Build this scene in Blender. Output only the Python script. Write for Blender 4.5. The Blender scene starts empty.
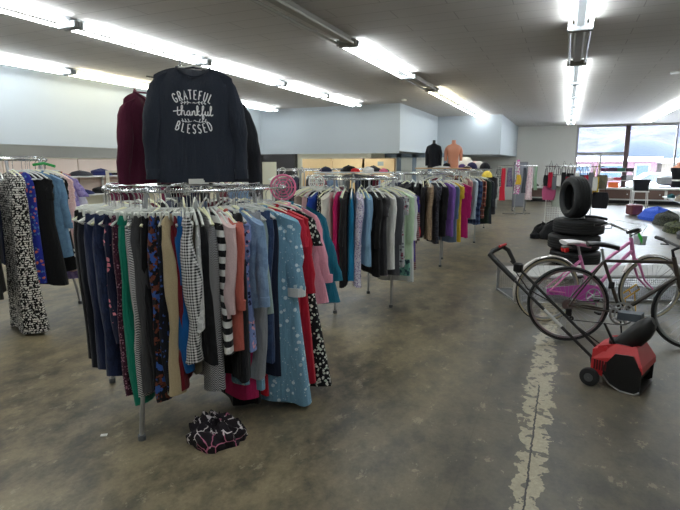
import bpy, random
from math import *
from mathutils import Vector, Matrix, noise
random.seed(7)
C = bpy.context.scene.collection
PI = pi
# ------------------------------------------------------------------ materials
def _mat(name):
    m = bpy.data.materials.new(name); m.use_nodes = True
    nt = m.node_tree; b = nt.nodes['Principled BSDF']
    return m, nt, b
def N(nt, t, **kw):
    n = nt.nodes.new(t)
    for k, v in kw.items(): setattr(n, k, v)
    return n
def setin(n, d):
    for k, v in d.items(): n.inputs[k].default_value = v
def L(nt, a, b): nt.links.new(a, b)
def coords(nt, scale=(1, 1, 1), rot=(0, 0, 0)):
    tc = N(nt, 'ShaderNodeTexCoord'); mp = N(nt, 'ShaderNodeMapping')
    mp.inputs['Scale'].default_value = scale; mp.inputs['Rotation'].default_value = rot
    L(nt, tc.outputs['Object'], mp.inputs['Vector']); return mp.outputs['Vector']
def mixc(nt, fac, a, b):
    mx = N(nt, 'ShaderNodeMix', data_type='RGBA')
    if isinstance(fac, float): mx.inputs[0].default_value = fac
    else: L(nt, fac, mx.inputs[0])
    for i, c in ((6, a), (7, b)):
        if isinstance(c, tuple): mx.inputs[i].default_value = (*c[:3], 1)
        else: L(nt, c, mx.inputs[i])
    return mx.outputs[2]
def ma(nt, op, a, b=None, c=None):
    n = N(nt, 'ShaderNodeMath', operation=op)
    for i, x in enumerate((a, b, c)):
        if x is None: continue
        if isinstance(x, (int, float)): n.inputs[i].default_value = x
        else: L(nt, x, n.inputs[i])
    return n.outputs[0]
def noi(nt, vec, scale, detail=3, rough=.55, out='Fac'):
    n = N(nt, 'ShaderNodeTexNoise'); setin(n, {'Scale': scale, 'Detail': detail, 'Roughness': rough})
    L(nt, vec, n.inputs['Vector']); return n.outputs[out]
def vor(nt, vec, scale, out='Distance', feature='F1', rnd=1.0):
    n = N(nt, 'ShaderNodeTexVoronoi', feature=feature); setin(n, {'Scale': scale, 'Randomness': rnd})
    L(nt, vec, n.inputs['Vector']); return n.outputs[out]
def bump(nt, b, h, strength=.3, dist=.01):
    n = N(nt, 'ShaderNodeBump'); setin(n, {'Strength': strength, 'Distance': dist})
    L(nt, h, n.inputs['Height']); L(nt, n.outputs[0], b.inputs['Normal'])
def sr(c):   # sRGB 0-255 to linear
    return tuple(((x/255)/12.92 if x/255 <= .04045 else ((x/255+.055)/1.055)**2.4) for x in c)
_pl = {}
def plain(name, col, rough=.5, metal=0.0, var=.06, bmp=0, scale=8, spec=.5, emit=None):
    if name in _pl: return _pl[name]
    m, nt, b = _mat(name); c = sr(col); v = coords(nt)
    f = noi(nt, v, scale)
    L(nt, mixc(nt, f, tuple(x*(1-var) for x in c), tuple(min(1, x*(1+var)) for x in c)), b.inputs['Base Color'])
    setin(b, {'Roughness': rough, 'Metallic': metal, 'Specular IOR Level': spec})
    if bmp: bump(nt, b, f, bmp, .01)
    if emit: setin(b, {'Emission Color': (*emit[0], 1), 'Emission Strength': emit[1]})
    _pl[name] = m; return m
_fb = {}
def fabric(key, kind, cols, sc=1.0):
    """woven cloth; kind picks the printed or woven pattern"""
    if key in _fb: return _fb[key]
    m, nt, b = _mat('cloth_' + key); cs = [sr(c) for c in cols]
    tc = N(nt, 'ShaderNodeTexCoord'); vec = tc.outputs['Object']
    sp = N(nt, 'ShaderNodeSeparateXYZ'); L(nt, vec, sp.inputs[0])
    X, Y, Z = sp.outputs; H = ma(nt, 'ADD', X, Y)
    def band(c, freq, duty=.5, off=0.0):
        return ma(nt, 'LESS_THAN', ma(nt, 'FRACT', ma(nt, 'ADD', ma(nt, 'MULTIPLY', c, freq*sc), off+40.0)), duty)
    if kind == 'solid': col = cs[0]
    elif kind == 'hstripe': col = mixc(nt, band(Z, 22), cs[0], cs[1])
    elif kind == 'vstripe': col = mixc(nt, band(H, 40), cs[0], cs[1])
    elif kind == 'raglan':
        col = mixc(nt, ma(nt, 'LESS_THAN', Z, -.34), cs[0], cs[1])
    elif kind == 'gingham':
        a, c = band(H, 62), band(Z, 62)
        col = mixc(nt, ma(nt, 'MULTIPLY', ma(nt, 'ADD', a, c), .5), cs[0], cs[1])
    elif kind == 'plaid':
        a, c = band(H, 12, .45), band(Z, 9, .45); th = ma(nt, 'MAXIMUM', band(H, 12, .08, .3), band(Z, 9, .08, .3))
        col = mixc(nt, ma(nt, 'MULTIPLY', ma(nt, 'ADD', a, c), .5), cs[0], cs[1]); col = mixc(nt, th, col, cs[2])
    elif kind == 'herring':
        zig = ma(nt, 'PINGPONG', ma(nt, 'MULTIPLY', H, 1.0), .02)
        col = mixc(nt, band(ma(nt, 'ADD', Z, zig), 75), cs[0], cs[1])
    elif kind in ('floral', 'small'):
        s = (34 if kind == 'floral' else 75)*sc
        wv = N(nt, 'ShaderNodeVectorMath', operation='ADD'); L(nt, vec, wv.inputs[0])
        nz = N(nt, 'ShaderNodeTexNoise'); setin(nz, {'Scale': s*1.2, 'Detail': 2}); L(nt, vec, nz.inputs['Vector'])
        mu = N(nt, 'ShaderNodeVectorMath', operation='SCALE'); L(nt, nz.outputs['Color'], mu.inputs[0]); mu.inputs['Scale'].default_value = .9/s
        L(nt, mu.outputs[0], wv.inputs[1])
        d = vor(nt, wv.outputs[0], s); cc = vor(nt, wv.outputs[0], s, 'Color')
        s2 = N(nt, 'ShaderNodeSeparateColor'); L(nt, cc, s2.inputs[0])
        on = ma(nt, 'LESS_THAN', d, .42)
        pick = mixc(nt, ma(nt, 'GREATER_THAN', s2.outputs[0], .5), cs[1], cs[2 if len(cs) > 2 else 1])
        col = mixc(nt, ma(nt, 'MULTIPLY', on, ma(nt, 'GREATER_THAN', s2.outputs[1], .3)), cs[0], pick)
    elif kind == 'dots':
        d = vor(nt, vec, 15*sc, rnd=.25); col = mixc(nt, ma(nt, 'LESS_THAN', d, .36), cs[0], cs[1])
    elif kind == 'stars':
        d = vor(nt, vec, 20*sc, rnd=.8); d2 = vor(nt, vec, 48*sc)
        ring = ma(nt, 'MULTIPLY', ma(nt, 'LESS_THAN', d, .24), 1.0)
        col = mixc(nt, ma(nt, 'MAXIMUM', ring, ma(nt, 'LESS_THAN', d2, .15)), cs[0], cs[1])
    elif kind == 'abstract':
        mp = N(nt, 'ShaderNodeMapping'); mp.inputs['Scale'].default_value = (1, 1, .8); L(nt, vec, mp.inputs[0])
        d = vor(nt, mp.outputs[0], 95*sc, feature='F1', out='Color'); s2 = N(nt, 'ShaderNodeSeparateColor'); L(nt, d, s2.inputs[0])
        bw = band(Z, 48, .75)
        col = mixc(nt, ma(nt, 'MULTIPLY', ma(nt, 'GREATER_THAN', s2.outputs[0], .52), bw), cs[0], cs[1])
    elif kind == 'tag':   # cloth dyed in clouds of colour
        f = noi(nt, vec, 24*sc, 3); f2 = noi(nt, vec, 17*sc, 2)
        col = mixc(nt, ma(nt, 'GREATER_THAN', f, .52), cs[0], cs[1])
        if len(cs) > 2: col = mixc(nt, ma(nt, 'GREATER_THAN', f2, .56), col, cs[2])
    mp = N(nt, 'ShaderNodeMapping'); mp.inputs['Scale'].default_value = (1, 1, .25); L(nt, vec, mp.inputs[0])
    f = noi(nt, mp.outputs[0], 26, 4); fine = noi(nt, vec, 190, 2)
    k = ma(nt, 'ADD', .8, ma(nt, 'MULTIPLY', fine, .4))
    sc_ = N(nt, 'ShaderNodeVectorMath', operation='SCALE'); L(nt, k, sc_.inputs['Scale'])
    if isinstance(col, tuple): sc_.inputs[0].default_value = col
    else: L(nt, col, sc_.inputs[0])
    L(nt, sc_.outputs[0], b.inputs['Base Color'])
    setin(b, {'Roughness': .88, 'Specular IOR Level': .25, 'Sheen Weight': .1})
    bump(nt, b, f, .9, .018)
    _fb[key] = m; return m
WHITE_PLASTIC = plain('white_plastic', (225, 225, 220), .35)
CLEAR = plain('clear_hanger_plastic', (222, 225, 220), .2, spec=.8)
YELLOWISH = plain('cream_hanger_plastic', (236, 236, 200), .3)
CHROME = plain('chrome', (205, 207, 208), .18, .95)
STEEL = plain('brushed_steel', (150, 150, 150), .35, .9)
BLACK = plain('black_plastic', (16, 16, 18), .45)
RUBBER = plain('tyre_rubber', (30, 31, 33), .65, bmp=.1, scale=60)
RED = plain('red_plastic', (196, 44, 50), .38)
GREY = plain('grey_plastic', (105, 108, 112), .5)
PINK = plain('pink_paint', (232, 140, 196), .3, spec=.6)
MAG = plain('magenta_plastic', (206, 92, 186), .35)
DARKPAINT = plain('dark_bronze_paint', (62, 54, 48), .3, spec=.6)
ALU = plain('aluminium', (185, 187, 190), .3, .85)
WHITEP = plain('white_paint', (226, 226, 222), .6)
TAN = plain('tan_board', (222, 190, 140), .7)
BROWN = plain('brown_panel', (108, 84, 74), .6)
FRAME_GREY = plain('painted_window_frame', (170, 168, 166), .5)
# ------------------------------------------------------------------ mesh builder
class MB:
    def __init__(s): s.v = []; s.f = []; s.m = []
    def add(s, vs, fs, mi=0):
        o = len(s.v); s.v += [tuple(p) for p in vs]
        s.f += [[i+o for i in f] for f in fs]; s.m += [mi]*len(fs); return s
    def box(s, x0, x1, y0, y1, z0, z1, mi=0, bev=0):
        if bev:
            b = bev; lay = [(z0, b), (z0+b, 0), (z1-b, 0), (z1, b)]; rs = []
            for z, k in lay:
                X0, X1, Y0, Y1 = x0+k, x1-k, y0+k, y1-k
                rs.append([(X0+b, Y0, z), (X1-b, Y0, z), (X1, Y0+b, z), (X1, Y1-b, z), (X1-b, Y1, z), (X0+b, Y1, z), (X0, Y1-b, z), (X0, Y0+b, z)])
            return s.loft(rs, mi=mi)
        vs = [(x, y, z) for z in (z0, z1) for x, y in ((x0, y0), (x1, y0), (x1, y1), (x0, y1))]
        return s.add(vs, [(3, 2, 1, 0), (4, 5, 6, 7), (0, 1, 5, 4), (1, 2, 6, 5), (2, 3, 7, 6), (3, 0, 4, 7)], mi)
    def loft(s, rings, closed=False, caps=True, mi=0):
        n = len(rings[0]); vs = [p for r in rings for p in r]; fs = []; k = len(rings)
        for i in range(k if closed else k-1):
            a, b = i*n, ((i+1) % k)*n
            for j in range(n): fs.append((a+j, a+(j+1) % n, b+(j+1) % n, b+j))
        if caps and not closed: fs.append(tuple(range(n))[::-1]); fs.append(tuple((k-1)*n+j for j in range(n)))
        return s.add(vs, fs, mi)
    def tube(s, path, r, n=8, closed=False, mi=0, flat=1.0):
        P = [Vector(p) for p in path]; k = len(P); R = r if isinstance(r, (list, tuple)) else [r]*k
        T = []
        for i in range(k):
            a = P[i-1] if (i or closed) else P[i]; b = P[(i+1) % k] if (i < k-1 or closed) else P[i]
            T.append((b-a).normalized())
        up = Vector((0, 0, 1)) if abs(T[0].z) < .9 else Vector((1, 0, 0))
        u = T[0].cross(up).normalized(); rings = []
        for i in range(k):
            u = (u - T[i]*u.dot(T[i])).normalized(); w = T[i].cross(u)
            rings.append([tuple(P[i]+(u*cos(2*PI*j/n)+w*sin(2*PI*j/n)*flat)*R[i]) for j in range(n)])
        return s.loft(rings, closed, mi=mi)
    def cyl(s, a, b, r, n=16, mi=0): return s.tube([a, b], r, n, mi=mi)
    def ringxy(s, c, R, r, n=48, m=8, mi=0, axis='z'):
        path = []
        for i in range(n):
            a = 2*PI*i/n
            if axis == 'z': path.append((c[0]+R*cos(a), c[1]+R*sin(a), c[2]))
            else: path.append((c[0]+R*cos(a), c[1], c[2]+R*sin(a)))
        return s.tube(path, r, m, True, mi)
    def lathe(s, prof, n=48, axis='y', c=(0, 0, 0), mi=0):
        """profile of (radius, along-axis) revolved; closed loop profile"""
        rings = []
        for i in range(n):
            a = 2*PI*i/n; rg = []
            for (r, h) in prof:
                p = (r*cos(a), h, r*sin(a)) if axis == 'y' else ((r*cos(a), r*sin(a), h) if axis == 'z' else (h, r*cos(a), r*sin(a)))
                rg.append((p[0]+c[0], p[1]+c[1], p[2]+c[2]))
            rings.append(rg)
        return s.loft(rings, True, mi=mi)
    def prism(s, pts, y0, y1, mi=0):
        """outline in x,z extruded along y"""
        return s.loft([[(x, y0, z) for x, z in pts], [(x, y1, z) for x, z in pts]], mi=mi)
    def xf(s, M):
        s.v = [tuple(M @ Vector(p)) for p in s.v]; return s
    def build(s, name, mats, parent=None, smooth=True, ang=.7, loc=None, rz=0):
        me = bpy.data.meshes.new(name); me.from_pydata(s.v, [], s.f); me.update()
        if not isinstance(mats, (list, tuple)): mats = [mats]
        for m in mats: me.materials.append(m)
        if len(mats) > 1: me.polygons.foreach_set('material_index', s.m)
        if smooth:
            me.shade_smooth()
            me.set_sharp_from_angle(angle=ang)
        o = bpy.data.objects.new(name, me); C.objects.link(o)
        if parent: o.parent = parent
        if loc: o.location = loc
        if rz: o.rotation_euler = (0, 0, rz)
        return o
def tag(o, label, cat, group=None, kind=None):
    o['label'] = label; o['category'] = cat
    if group: o['group'] = group
    if kind: o['kind'] = kind
    return o
def thing(name, label, cat, loc=(0, 0, 0), rz=0, group=None):
    o = bpy.data.objects.new(name, None); C.objects.link(o); o.location = loc; o.rotation_euler = (0, 0, rz)
    o.empty_display_size = .1
    return tag(o, label, cat, group)
def struct(name, mb, m, smooth=False):
    o = mb.build(name, m, smooth=smooth); o['kind'] = 'structure'; return o
KIDS = {}
def copy_tree(o, parent=None):
    c = o.copy(); C.objects.link(c)
    if parent: c.parent = parent
    if o.name not in KIDS: KIDS[o.name] = [x for x in C.objects if x.parent == o]
    for ch in KIDS[o.name]: copy_tree(ch, c)
    return c
def stub(o, *a): KIDS[o.name] = list(a)
# ------------------------------------------------------------------ room shell
CZ = 3.12; BY = 23.6; RX = 4.7; FY = -3.5; SX = -8.4; SZ = 1.92
def mat_floor():
    m, nt, b = _mat('worn_concrete')
    tc = N(nt, 'ShaderNodeTexCoord'); v = tc.outputs['Object']
    mp = N(nt, 'ShaderNodeMapping'); mp.inputs['Scale'].default_value = (1.15, .78, 1); mp.inputs['Rotation'].default_value = (0, 0, .6); L(nt, v, mp.inputs[0]); w = mp.outputs[0]
    big = noi(nt, w, .9, 6, .62); mid = noi(nt, w, 4.2, 7, .72); fine = noi(nt, v, 45, 4, .7); strk = noi(nt, w, 7.5, 5, .75)
    cr = N(nt, 'ShaderNodeValToRGB'); L(nt, big, cr.inputs[0])
    e = cr.color_ramp.elements; e[0].position = .42; e[0].color = (*sr((78, 73, 63)), 1); e[1].position = .58; e[1].color = (*sr((136, 124, 98)), 1)
    c2 = N(nt, 'ShaderNodeValToRGB'); L(nt, mid, c2.inputs[0])
    e = c2.color_ramp.elements; e[0].position = .42; e[0].color = (*sr((72, 68, 60)), 1); e[1].position = .58; e[1].color = (*sr((142, 130, 104)), 1)
    col = mixc(nt, .55, cr.outputs[0], c2.outputs[0])
    # smoother greyer concrete right of the joint and pale scuffs
    sp = N(nt, 'ShaderNodeSeparateXYZ'); L(nt, v, sp.inputs[0]); X, Y, Z = sp.outputs
    right = N(nt, 'ShaderNodeMapRange'); setin(right, {1: -.9, 2: .1, 3: 0, 4: .62}); L(nt, ma(nt, 'ADD', X, ma(nt, 'MULTIPLY', big, .8)), right.inputs[0])
    col = mixc(nt, right.outputs[0], col, sr((84, 82, 76)))
    scuff = ma(nt, 'MULTIPLY', ma(nt, 'GREATER_THAN', strk, .62), .35); col = mixc(nt, scuff, col, sr((165, 155, 130)))
    dk = ma(nt, 'MULTIPLY', ma(nt, 'LESS_THAN', mid, .40), .35); col = mixc(nt, dk, col, sr((70, 68, 62)))
    # patched joint running down the shop
    wob = ma(nt, 'MULTIPLY', ma(nt, 'SUBTRACT', noi(nt, v, 8, 3, .6), .5), .2)
    wob2 = ma(nt, 'MULTIPLY', ma(nt, 'SUBTRACT', noi(nt, v, 2.0, 3, .6), .5), .10)
    dx = ma(nt, 'ABSOLUTE', ma(nt, 'ADD', ma(nt, 'ADD', X, .065), wob2))
    near = N(nt, 'ShaderNodeMapRange'); setin(near, {1: 1.2, 2: 3.2, 3: .035, 4: .085}); L(nt, Y, near.inputs[0])
    patch = ma(nt, 'LESS_THAN', ma(nt, 'ADD', dx, wob), near.outputs[0])
    hole = ma(nt, 'GREATER_THAN', noi(nt, v, 11, 3, .65), .44); lim = ma(nt, 'LESS_THAN', Y, 7.5)
    patch = ma(nt, 'MULTIPLY', ma(nt, 'MULTIPLY', patch, hole), lim)
    pc = mixc(nt, fine, sr((150, 141, 116)), sr((196, 186, 158)))
    col = mixc(nt, ma(nt, 'MULTIPLY', patch, .8), col, pc)
    crw = ma(nt, 'MULTIPLY', ma(nt, 'SUBTRACT', noi(nt, v, 22, 3, .7), .5), .025)
    crack = ma(nt, 'MULTIPLY', ma(nt, 'LESS_THAN', ma(nt, 'ABSOLUTE', ma(nt, 'ADD', ma(nt, 'ADD', X, .07), crw)), .005), ma(nt, 'LESS_THAN', Y, 3.7))
    col = mixc(nt, crack, col, sr((40, 37, 33)))
    # sawn control joints every few metres
    jy = ma(nt, 'LESS_THAN', ma(nt, 'FRACT', ma(nt, 'MULTIPLY', ma(nt, 'ADD', Y, 100.3), .3)), .003)
    jx = ma(nt, 'LESS_THAN', ma(nt, 'FRACT', ma(nt, 'MULTIPLY', ma(nt, 'ADD', X, 100.4), .5)), .004)
    col = mixc(nt, ma(nt, 'MULTIPLY', ma(nt, 'MAXIMUM', jx, jy), .2), col, sr((62, 60, 54)))
    fz = N(nt, 'ShaderNodeVectorMath', operation='SCALE'); L(nt, col, fz.inputs[0]); L(nt, ma(nt, 'ADD', .36, ma(nt, 'ADD', ma(nt, 'MULTIPLY', fine, .52), ma(nt, 'MULTIPLY', strk, .8))), fz.inputs['Scale'])
    L(nt, fz.outputs[0], b.inputs['Base Color'])
    rr = ma(nt, 'ADD', .24, ma(nt, 'MULTIPLY', mid, .28)); L(nt, rr, b.inputs['Roughness'])
    setin(b, {'Specular IOR Level': .5}); bump(nt, b, fine, .15, .004)
    return m
def mat_ceiling():
    m, nt, b = _mat('painted_ceiling_tiles'); tc = N(nt, 'ShaderNodeTexCoord')
    br = N(nt, 'ShaderNodeTexBrick'); L(nt, tc.outputs['Object'], br.inputs['Vector'])
    a = sr((196, 192, 188)); br.inputs['Color1'].default_value = (*a, 1); br.inputs['Color2'].default_value = (*[x*.97 for x in a], 1)
    br.inputs['Mortar'].default_value = (*sr((160, 156, 152)), 1)
    setin(br, {'Scale': 1.0, 'Mortar Size': .006, 'Brick Width': 1.2, 'Row Height': .3, 'Mortar Smooth': .2})
    f = noi(nt, tc.outputs['Object'], 1.6, 4)
    L(nt, mixc(nt, ma(nt, 'MULTIPLY', f, .25), br.outputs['Color'], sr((172, 168, 163))), b.inputs['Base Color']); b.inputs['Roughness'].default_value = .8
    return m
FLOOR = mat_floor(); CEIL = mat_ceiling()
SOFFIT = plain('soffit_paint', (184, 192, 198), .7, var=.02, scale=1)
CREAMW = plain('cream_wall_paint', (232, 228, 205), .8, var=.03, scale=2)
BACKW = plain('back_wall_paint', (222, 222, 216), .8, var=.02, scale=1)
PANELP = plain('pale_pink_panel', (224, 204, 190), .5, var=.04, scale=2)
HEADER = plain('grey_header_paint', (176, 176, 168), .8, var=.02)
struct('floor', MB().box(-13, RX+.1, FY, BY+.3, -.1, 0), FLOOR)
struct('ceiling', MB().box(-13, RX+.1, FY, BY+.3, CZ, CZ+.15), CEIL)
struct('wall_right', MB().box(RX, RX+.15, FY, BY+.3, 0, CZ), BACKW)
struct('wall_front', MB().box(-13, RX, FY-.15, FY, 0, CZ), BACKW)
# dropped soffits on the left: L shaped, then the deeper box near the back wall
struct('wall_soffit_left', MB().box(-12.0, SX, FY, 13.3, SZ, CZ), SOFFIT)
struct('wall_soffit_middle', MB().box(-12.0, -4.1, 13.3, BY, SZ-.03, CZ), SOFFIT)
struct('wall_soffit_back', MB().box(-4.1, -2.02, 17.6, BY, SZ-.06, CZ), SOFFIT)
struct('wall_left_recess', MB().box(-9.8, -9.65, FY, 15.36, 0, 1.68), CREAMW)
struct('trim_header', MB().box(-9.86, -9.6, FY, 14.6, 1.68, SZ), HEADER)
for i in range(12):
    y0 = FY+.1+i*1.62
    if y0+1.5 < 14.4: struct('trim_panel' if i == 0 else 'trim_panel_%d' % (i+1), MB().box(-9.65, -9.62, y0, y0+1.6, .9, 1.66, bev=.004), PANELP)
struct('trim_soffit_lip', MB().box(-9.6, -4.12, 13.30, 13.34, 1.835, SZ-.03), SOFFIT)
struct('wall_recess_middle', MB().box(-10.4, -5.6, 15.2, 15.35, 0, SZ), CREAMW)
struct('wall_recess_side', MB().box(-5.7, -5.6, 15.35, 17.4, 0, SZ), CREAMW)
struct('wall_recess_far', MB().box(-5.7, -4.0, 17.9, 18.0, 0, SZ), BACKW)
struct('wall_alcove_side', MB().box(-4.05, -3.95, 18.0, BY, 0, SZ-.06), BACKW)
# back wall with the shop windows
W0, W1, W2, W3 = .36, 2.05, 2.22, 3.78      # pane edges along x
WB, WT = .62, 3.06
bw = MB(); bw.box(-4.0, W0-.08, BY, BY+.2, 0, CZ); struct('wall_back', bw, BACKW)
struct('wall_back_sill', MB().box(W0-.08, RX, BY, BY+.2, 0, WB), BACKW)
struct('trim_window_head', MB().box(W0-.08, RX, BY-.01, BY+.2, WT, CZ), FRAME_GREY)
m_glass, ntg, bg = _mat('window_glass')
ntg.nodes.remove(bg); out = [n for n in ntg.nodes if n.type == 'OUTPUT_MATERIAL'][0]
tr = N(ntg, 'ShaderNodeBsdfTransparent'); gl = N(ntg, 'ShaderNodeBsdfGlossy'); gl.inputs['Roughness'].default_value = .02
fr = N(ntg, 'ShaderNodeFresnel'); fr.inputs[0].default_value = 1.45; mxs = N(ntg, 'ShaderNodeMixShader')
tr.inputs[0].default_value = (.93, .96, .97, 1)
L(ntg, fr.outputs[0], mxs.inputs[0]); L(ntg, tr.outputs[0], mxs.inputs[1]); L(ntg, gl.outputs[0], mxs.inputs[2]); L(ntg, mxs.outputs[0], out.inputs[0])
DARKFR = plain('dark_bronze_post', (86, 66, 66), .5)
def window(n, frames, panes):
    t = MB()
    for f in frames: t.box(*f)
    o = struct('window_%d' % n, t, FRAME_GREY)
    for p in panes:
        g = MB().box(*p).build('pane', m_glass, o, smooth=False)
    return o
y0, y1 = BY+.02, BY+.12
window(1, [(W0-.08, W0, y0, y1, WB, WT), (W0, W1, y0, y1, 1.9, 2.02), (1.2, 1.27, y0, y1, WB, 1.9), (W0, W1, y0, y1, WB, WB+.05), (W0, W1, y0, y1, WT-.05, WT)],
       [(W0, W1, y0+.04, y0+.05, 2.02, WT-.05), (W0, 1.2, y0+.04, y0+.05, WB+.05, 1.9), (1.27, W1, y0+.04, y0+.05, WB+.05, 1.9)])
window(2, [(W2, W3, y0, y1, WB, WB+.05), (W2, W3, y0, y1, WT-.04, WT), (W3, W3+.06, y0, y1, WB, WT)], [(W2, W3, y0+.04, y0+.05, WB+.05, WT-.04)])
window(3, [(W3+.06, RX, y0, y1, WB, WB+.05), (W3+.06, RX, y0, y1, WT-.04, WT)], [(W3+.06, RX, y0+.04, y0+.05, WB+.05, WT-.04)])
struct('trim_window_post', MB().box(W1, W2, BY-.03, BY+.16, WB, WT), DARKFR)
# window display ledge with brown panelled front
struct('trim_display_ledge', MB().box(-1.35, RX, 22.9, BY, .58, .63), WHITEP)
struct('trim_display_front', MB().box(-1.35, RX, 23.0, BY, .14, .58).box(-1.3, RX, 23.08, BY, 0, .14, 1), [WHITEP, BLACK])
xs = [-1.28, .02, .12, 1.1, 1.16, 2.4, 2.5, 3.5, 3.6, 4.6]
for i in range(0, 10, 2):
    d = struct('trim_ledge_panel_%d' % (i//2+1), MB().box(xs[i], xs[i+1], 22.97, 23.0, .2, .55, bev=.004), BROWN)
    MB().cyl((xs[i+1]-.15, 22.97, .38), (xs[i+1]-.15, 22.94, .38), .025, 12).build('panel_knob', WHITE_PLASTIC, d)
# ------------------------------------------------------------------ outside
def mat_hill():
    m, nt, b = _mat('snowy_hillside'); v = coords(nt)
    f = noi(nt, v, .16, 8, .75); f2 = noi(nt, v, .015, 3)
    cr = N(nt, 'ShaderNodeValToRGB'); L(nt, f, cr.inputs[0]); e = cr.color_ramp.elements
    e[0].position = .38; e[0].color = (*sr((26, 30, 52)), 1); e[1].position = .62; e[1].color = (*sr((62, 62, 84)), 1)
    L(nt, mixc(nt, ma(nt, 'MULTIPLY', ma(nt, 'GREATER_THAN', f2, .55), .35), cr.outputs[0], sr((60, 50, 62))), b.inputs['Base Color']); b.inputs['Roughness'].default_value = 1
    return m
h = MB(); nx, ny = 40, 24; vs = []; fs = []
for j in range(ny):
    for i in range(nx):
        x = -120+i*8.0; y = 190+j*8.0
        z = -3+j*3.4*(.8+.25*sin(i*.23+1))+5*noise.noise(Vector((x*.03, y*.03, 2)))
        vs.append((x, y, z))
for j in range(ny-1):
    for i in range(nx-1): a = j*nx+i; fs.append((a, a+1, a+nx+1, a+nx))
h.add(vs, fs); struct('hill', h, mat_hill(), smooth=True)
k = MB(); vs = []; fs = []
for j in range(12):
    for i in range(20):
        x = 0+i*1.75; y = 118+j*4.3; r = hypot((x-16)/15, (y-142)/22)
        vs.append((x, y, -2+max(0, 1-r*r)*9.3+.5*noise.noise(Vector((x*.2, y*.2, 0)))))
for j in range(11):
    for i in range(19): a = j*20+i; fs.append((a, a+1, a+21, a+20))
k.add(vs, fs); struct('near_hill', k, plain('teal_wooded_slope', (30, 40, 52), 1, var=.15, scale=.4), smooth=True)
SNOW = plain('snow', (246, 246, 250), .8, var=.02)
struct('snowy_ground', MB().loft([[(-80, y, z-.1), (160, y, z-.1), (160, y, z), (-80, y, z)] for y, z in ((BY+.6, -.3), (36, -.3), (44, -1.35), (230, -1.35))]), SNOW)
pb = thing('pink_building', 'pale pink low building with white framed windows across the snowy street', 'building', (0, 46, -1.35))
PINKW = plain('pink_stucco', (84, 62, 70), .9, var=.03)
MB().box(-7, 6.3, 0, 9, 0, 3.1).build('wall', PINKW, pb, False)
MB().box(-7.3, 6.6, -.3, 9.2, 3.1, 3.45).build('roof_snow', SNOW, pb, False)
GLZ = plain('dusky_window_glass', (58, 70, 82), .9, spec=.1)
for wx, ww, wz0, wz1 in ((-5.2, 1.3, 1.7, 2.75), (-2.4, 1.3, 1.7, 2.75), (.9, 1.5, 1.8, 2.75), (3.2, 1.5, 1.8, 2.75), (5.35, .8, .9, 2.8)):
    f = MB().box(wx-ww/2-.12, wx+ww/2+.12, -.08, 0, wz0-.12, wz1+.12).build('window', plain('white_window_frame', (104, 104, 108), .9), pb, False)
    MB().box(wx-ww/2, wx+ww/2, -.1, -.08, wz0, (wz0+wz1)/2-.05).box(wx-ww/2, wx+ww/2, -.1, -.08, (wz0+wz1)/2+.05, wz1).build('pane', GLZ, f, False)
cb = thing('cream_building', 'long cream building with snowy roof right of the pink one', 'building', (0, 50, -1.35))
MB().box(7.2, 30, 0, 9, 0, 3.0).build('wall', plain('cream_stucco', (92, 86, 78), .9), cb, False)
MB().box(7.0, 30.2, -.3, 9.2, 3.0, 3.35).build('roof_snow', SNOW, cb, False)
car = thing('parked_car', 'light grey parked car outside the right shop window', 'car', (4.6, 31, -.3))
MB().loft([[(x, y, z) for x, z in ((-2.1, .3), (-2.1, .75), (-1.5, .9), (-.8, 1.4), (.7, 1.42), (1.4, .95), (2.1, .8), (2.15, .3))] for y in (-.8, .8)]).build('body', plain('silver_car_paint', (176, 182, 188), .3), car)
MB().prism([(-1.3, .95), (-.75, 1.34), (.65, 1.36), (1.2, .97)], -.82, .82).build('side_glass', plain('dark_glass', (60, 68, 76), .15), car)
for wx in (-1.4, 1.4): MB().lathe([(.2, -.85), (.32, -.85), (.32, -.7), (.2, -.7)], 20, c=(wx, 0, .32)).lathe([(.02, -.84), (.2, -.84), (.2, -.72), (.02, -.72)], 20, c=(wx, 0, .32)).build('wheel', RUBBER, car)
# ------------------------------------------------------------------ ceiling lights
m_tube, nt, b = _mat('lit_fluorescent_tube'); setin(b, {'Base Color': (.9, .9, .9, 1), 'Emission Color': (.90, .97, 1.0, 1), 'Emission Strength': 12.5})
m_tubeW, nt, b = _mat('lit_warm_fluorescent_tube'); setin(b, {'Base Color': (.9, .9, .9, 1), 'Emission Color': (1.0, .95, .72, 1), 'Emission Strength': 11.0})
m_dead = plain('unlit_tube_glass', (190, 188, 182), .25)
LH = plain('light_housing_enamel', (150, 154, 156), .45)
RUST = plain('stained_housing_enamel', (150, 148, 140), .5)
def fixture(x, y0, y1, lit, label, mt=None, w=.104):
    t = thing('ceiling_light', label, 'light', (x, (y0+y1)/2, CZ-.002), 0, 'fluorescent lights in rows on the ceiling')
    l = (y1-y0)/2-.015
    h = MB()
    h.loft([[(-.062, y, 0), (-.062, y, -.035), (-.04, y, -.065), (.04, y, -.065), (.062, y, -.035), (.062, y, 0)] for y in (-l, l)])
    h.build('housing', LH if lit else RUST, t, False)
    for s in (-1, 1):
        MB().cyl((s*w, -l+.05, -.085), (s*w, l-.05, -.085), .0165, 10).build('tube', (mt or m_tube) if lit else m_dead, t)
        MB().box(-w-.03, w+.03, s*l-.03, s*l+.008, -.11, -.035, bev=.006).build('end_cap', LH if lit else RUST, t, False)
ordn = ['first', 'second', 'third', 'fourth', 'fifth', 'sixth', 'seventh', 'eighth', 'ninth', 'tenth', 'eleventh', 'twelfth']
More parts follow.
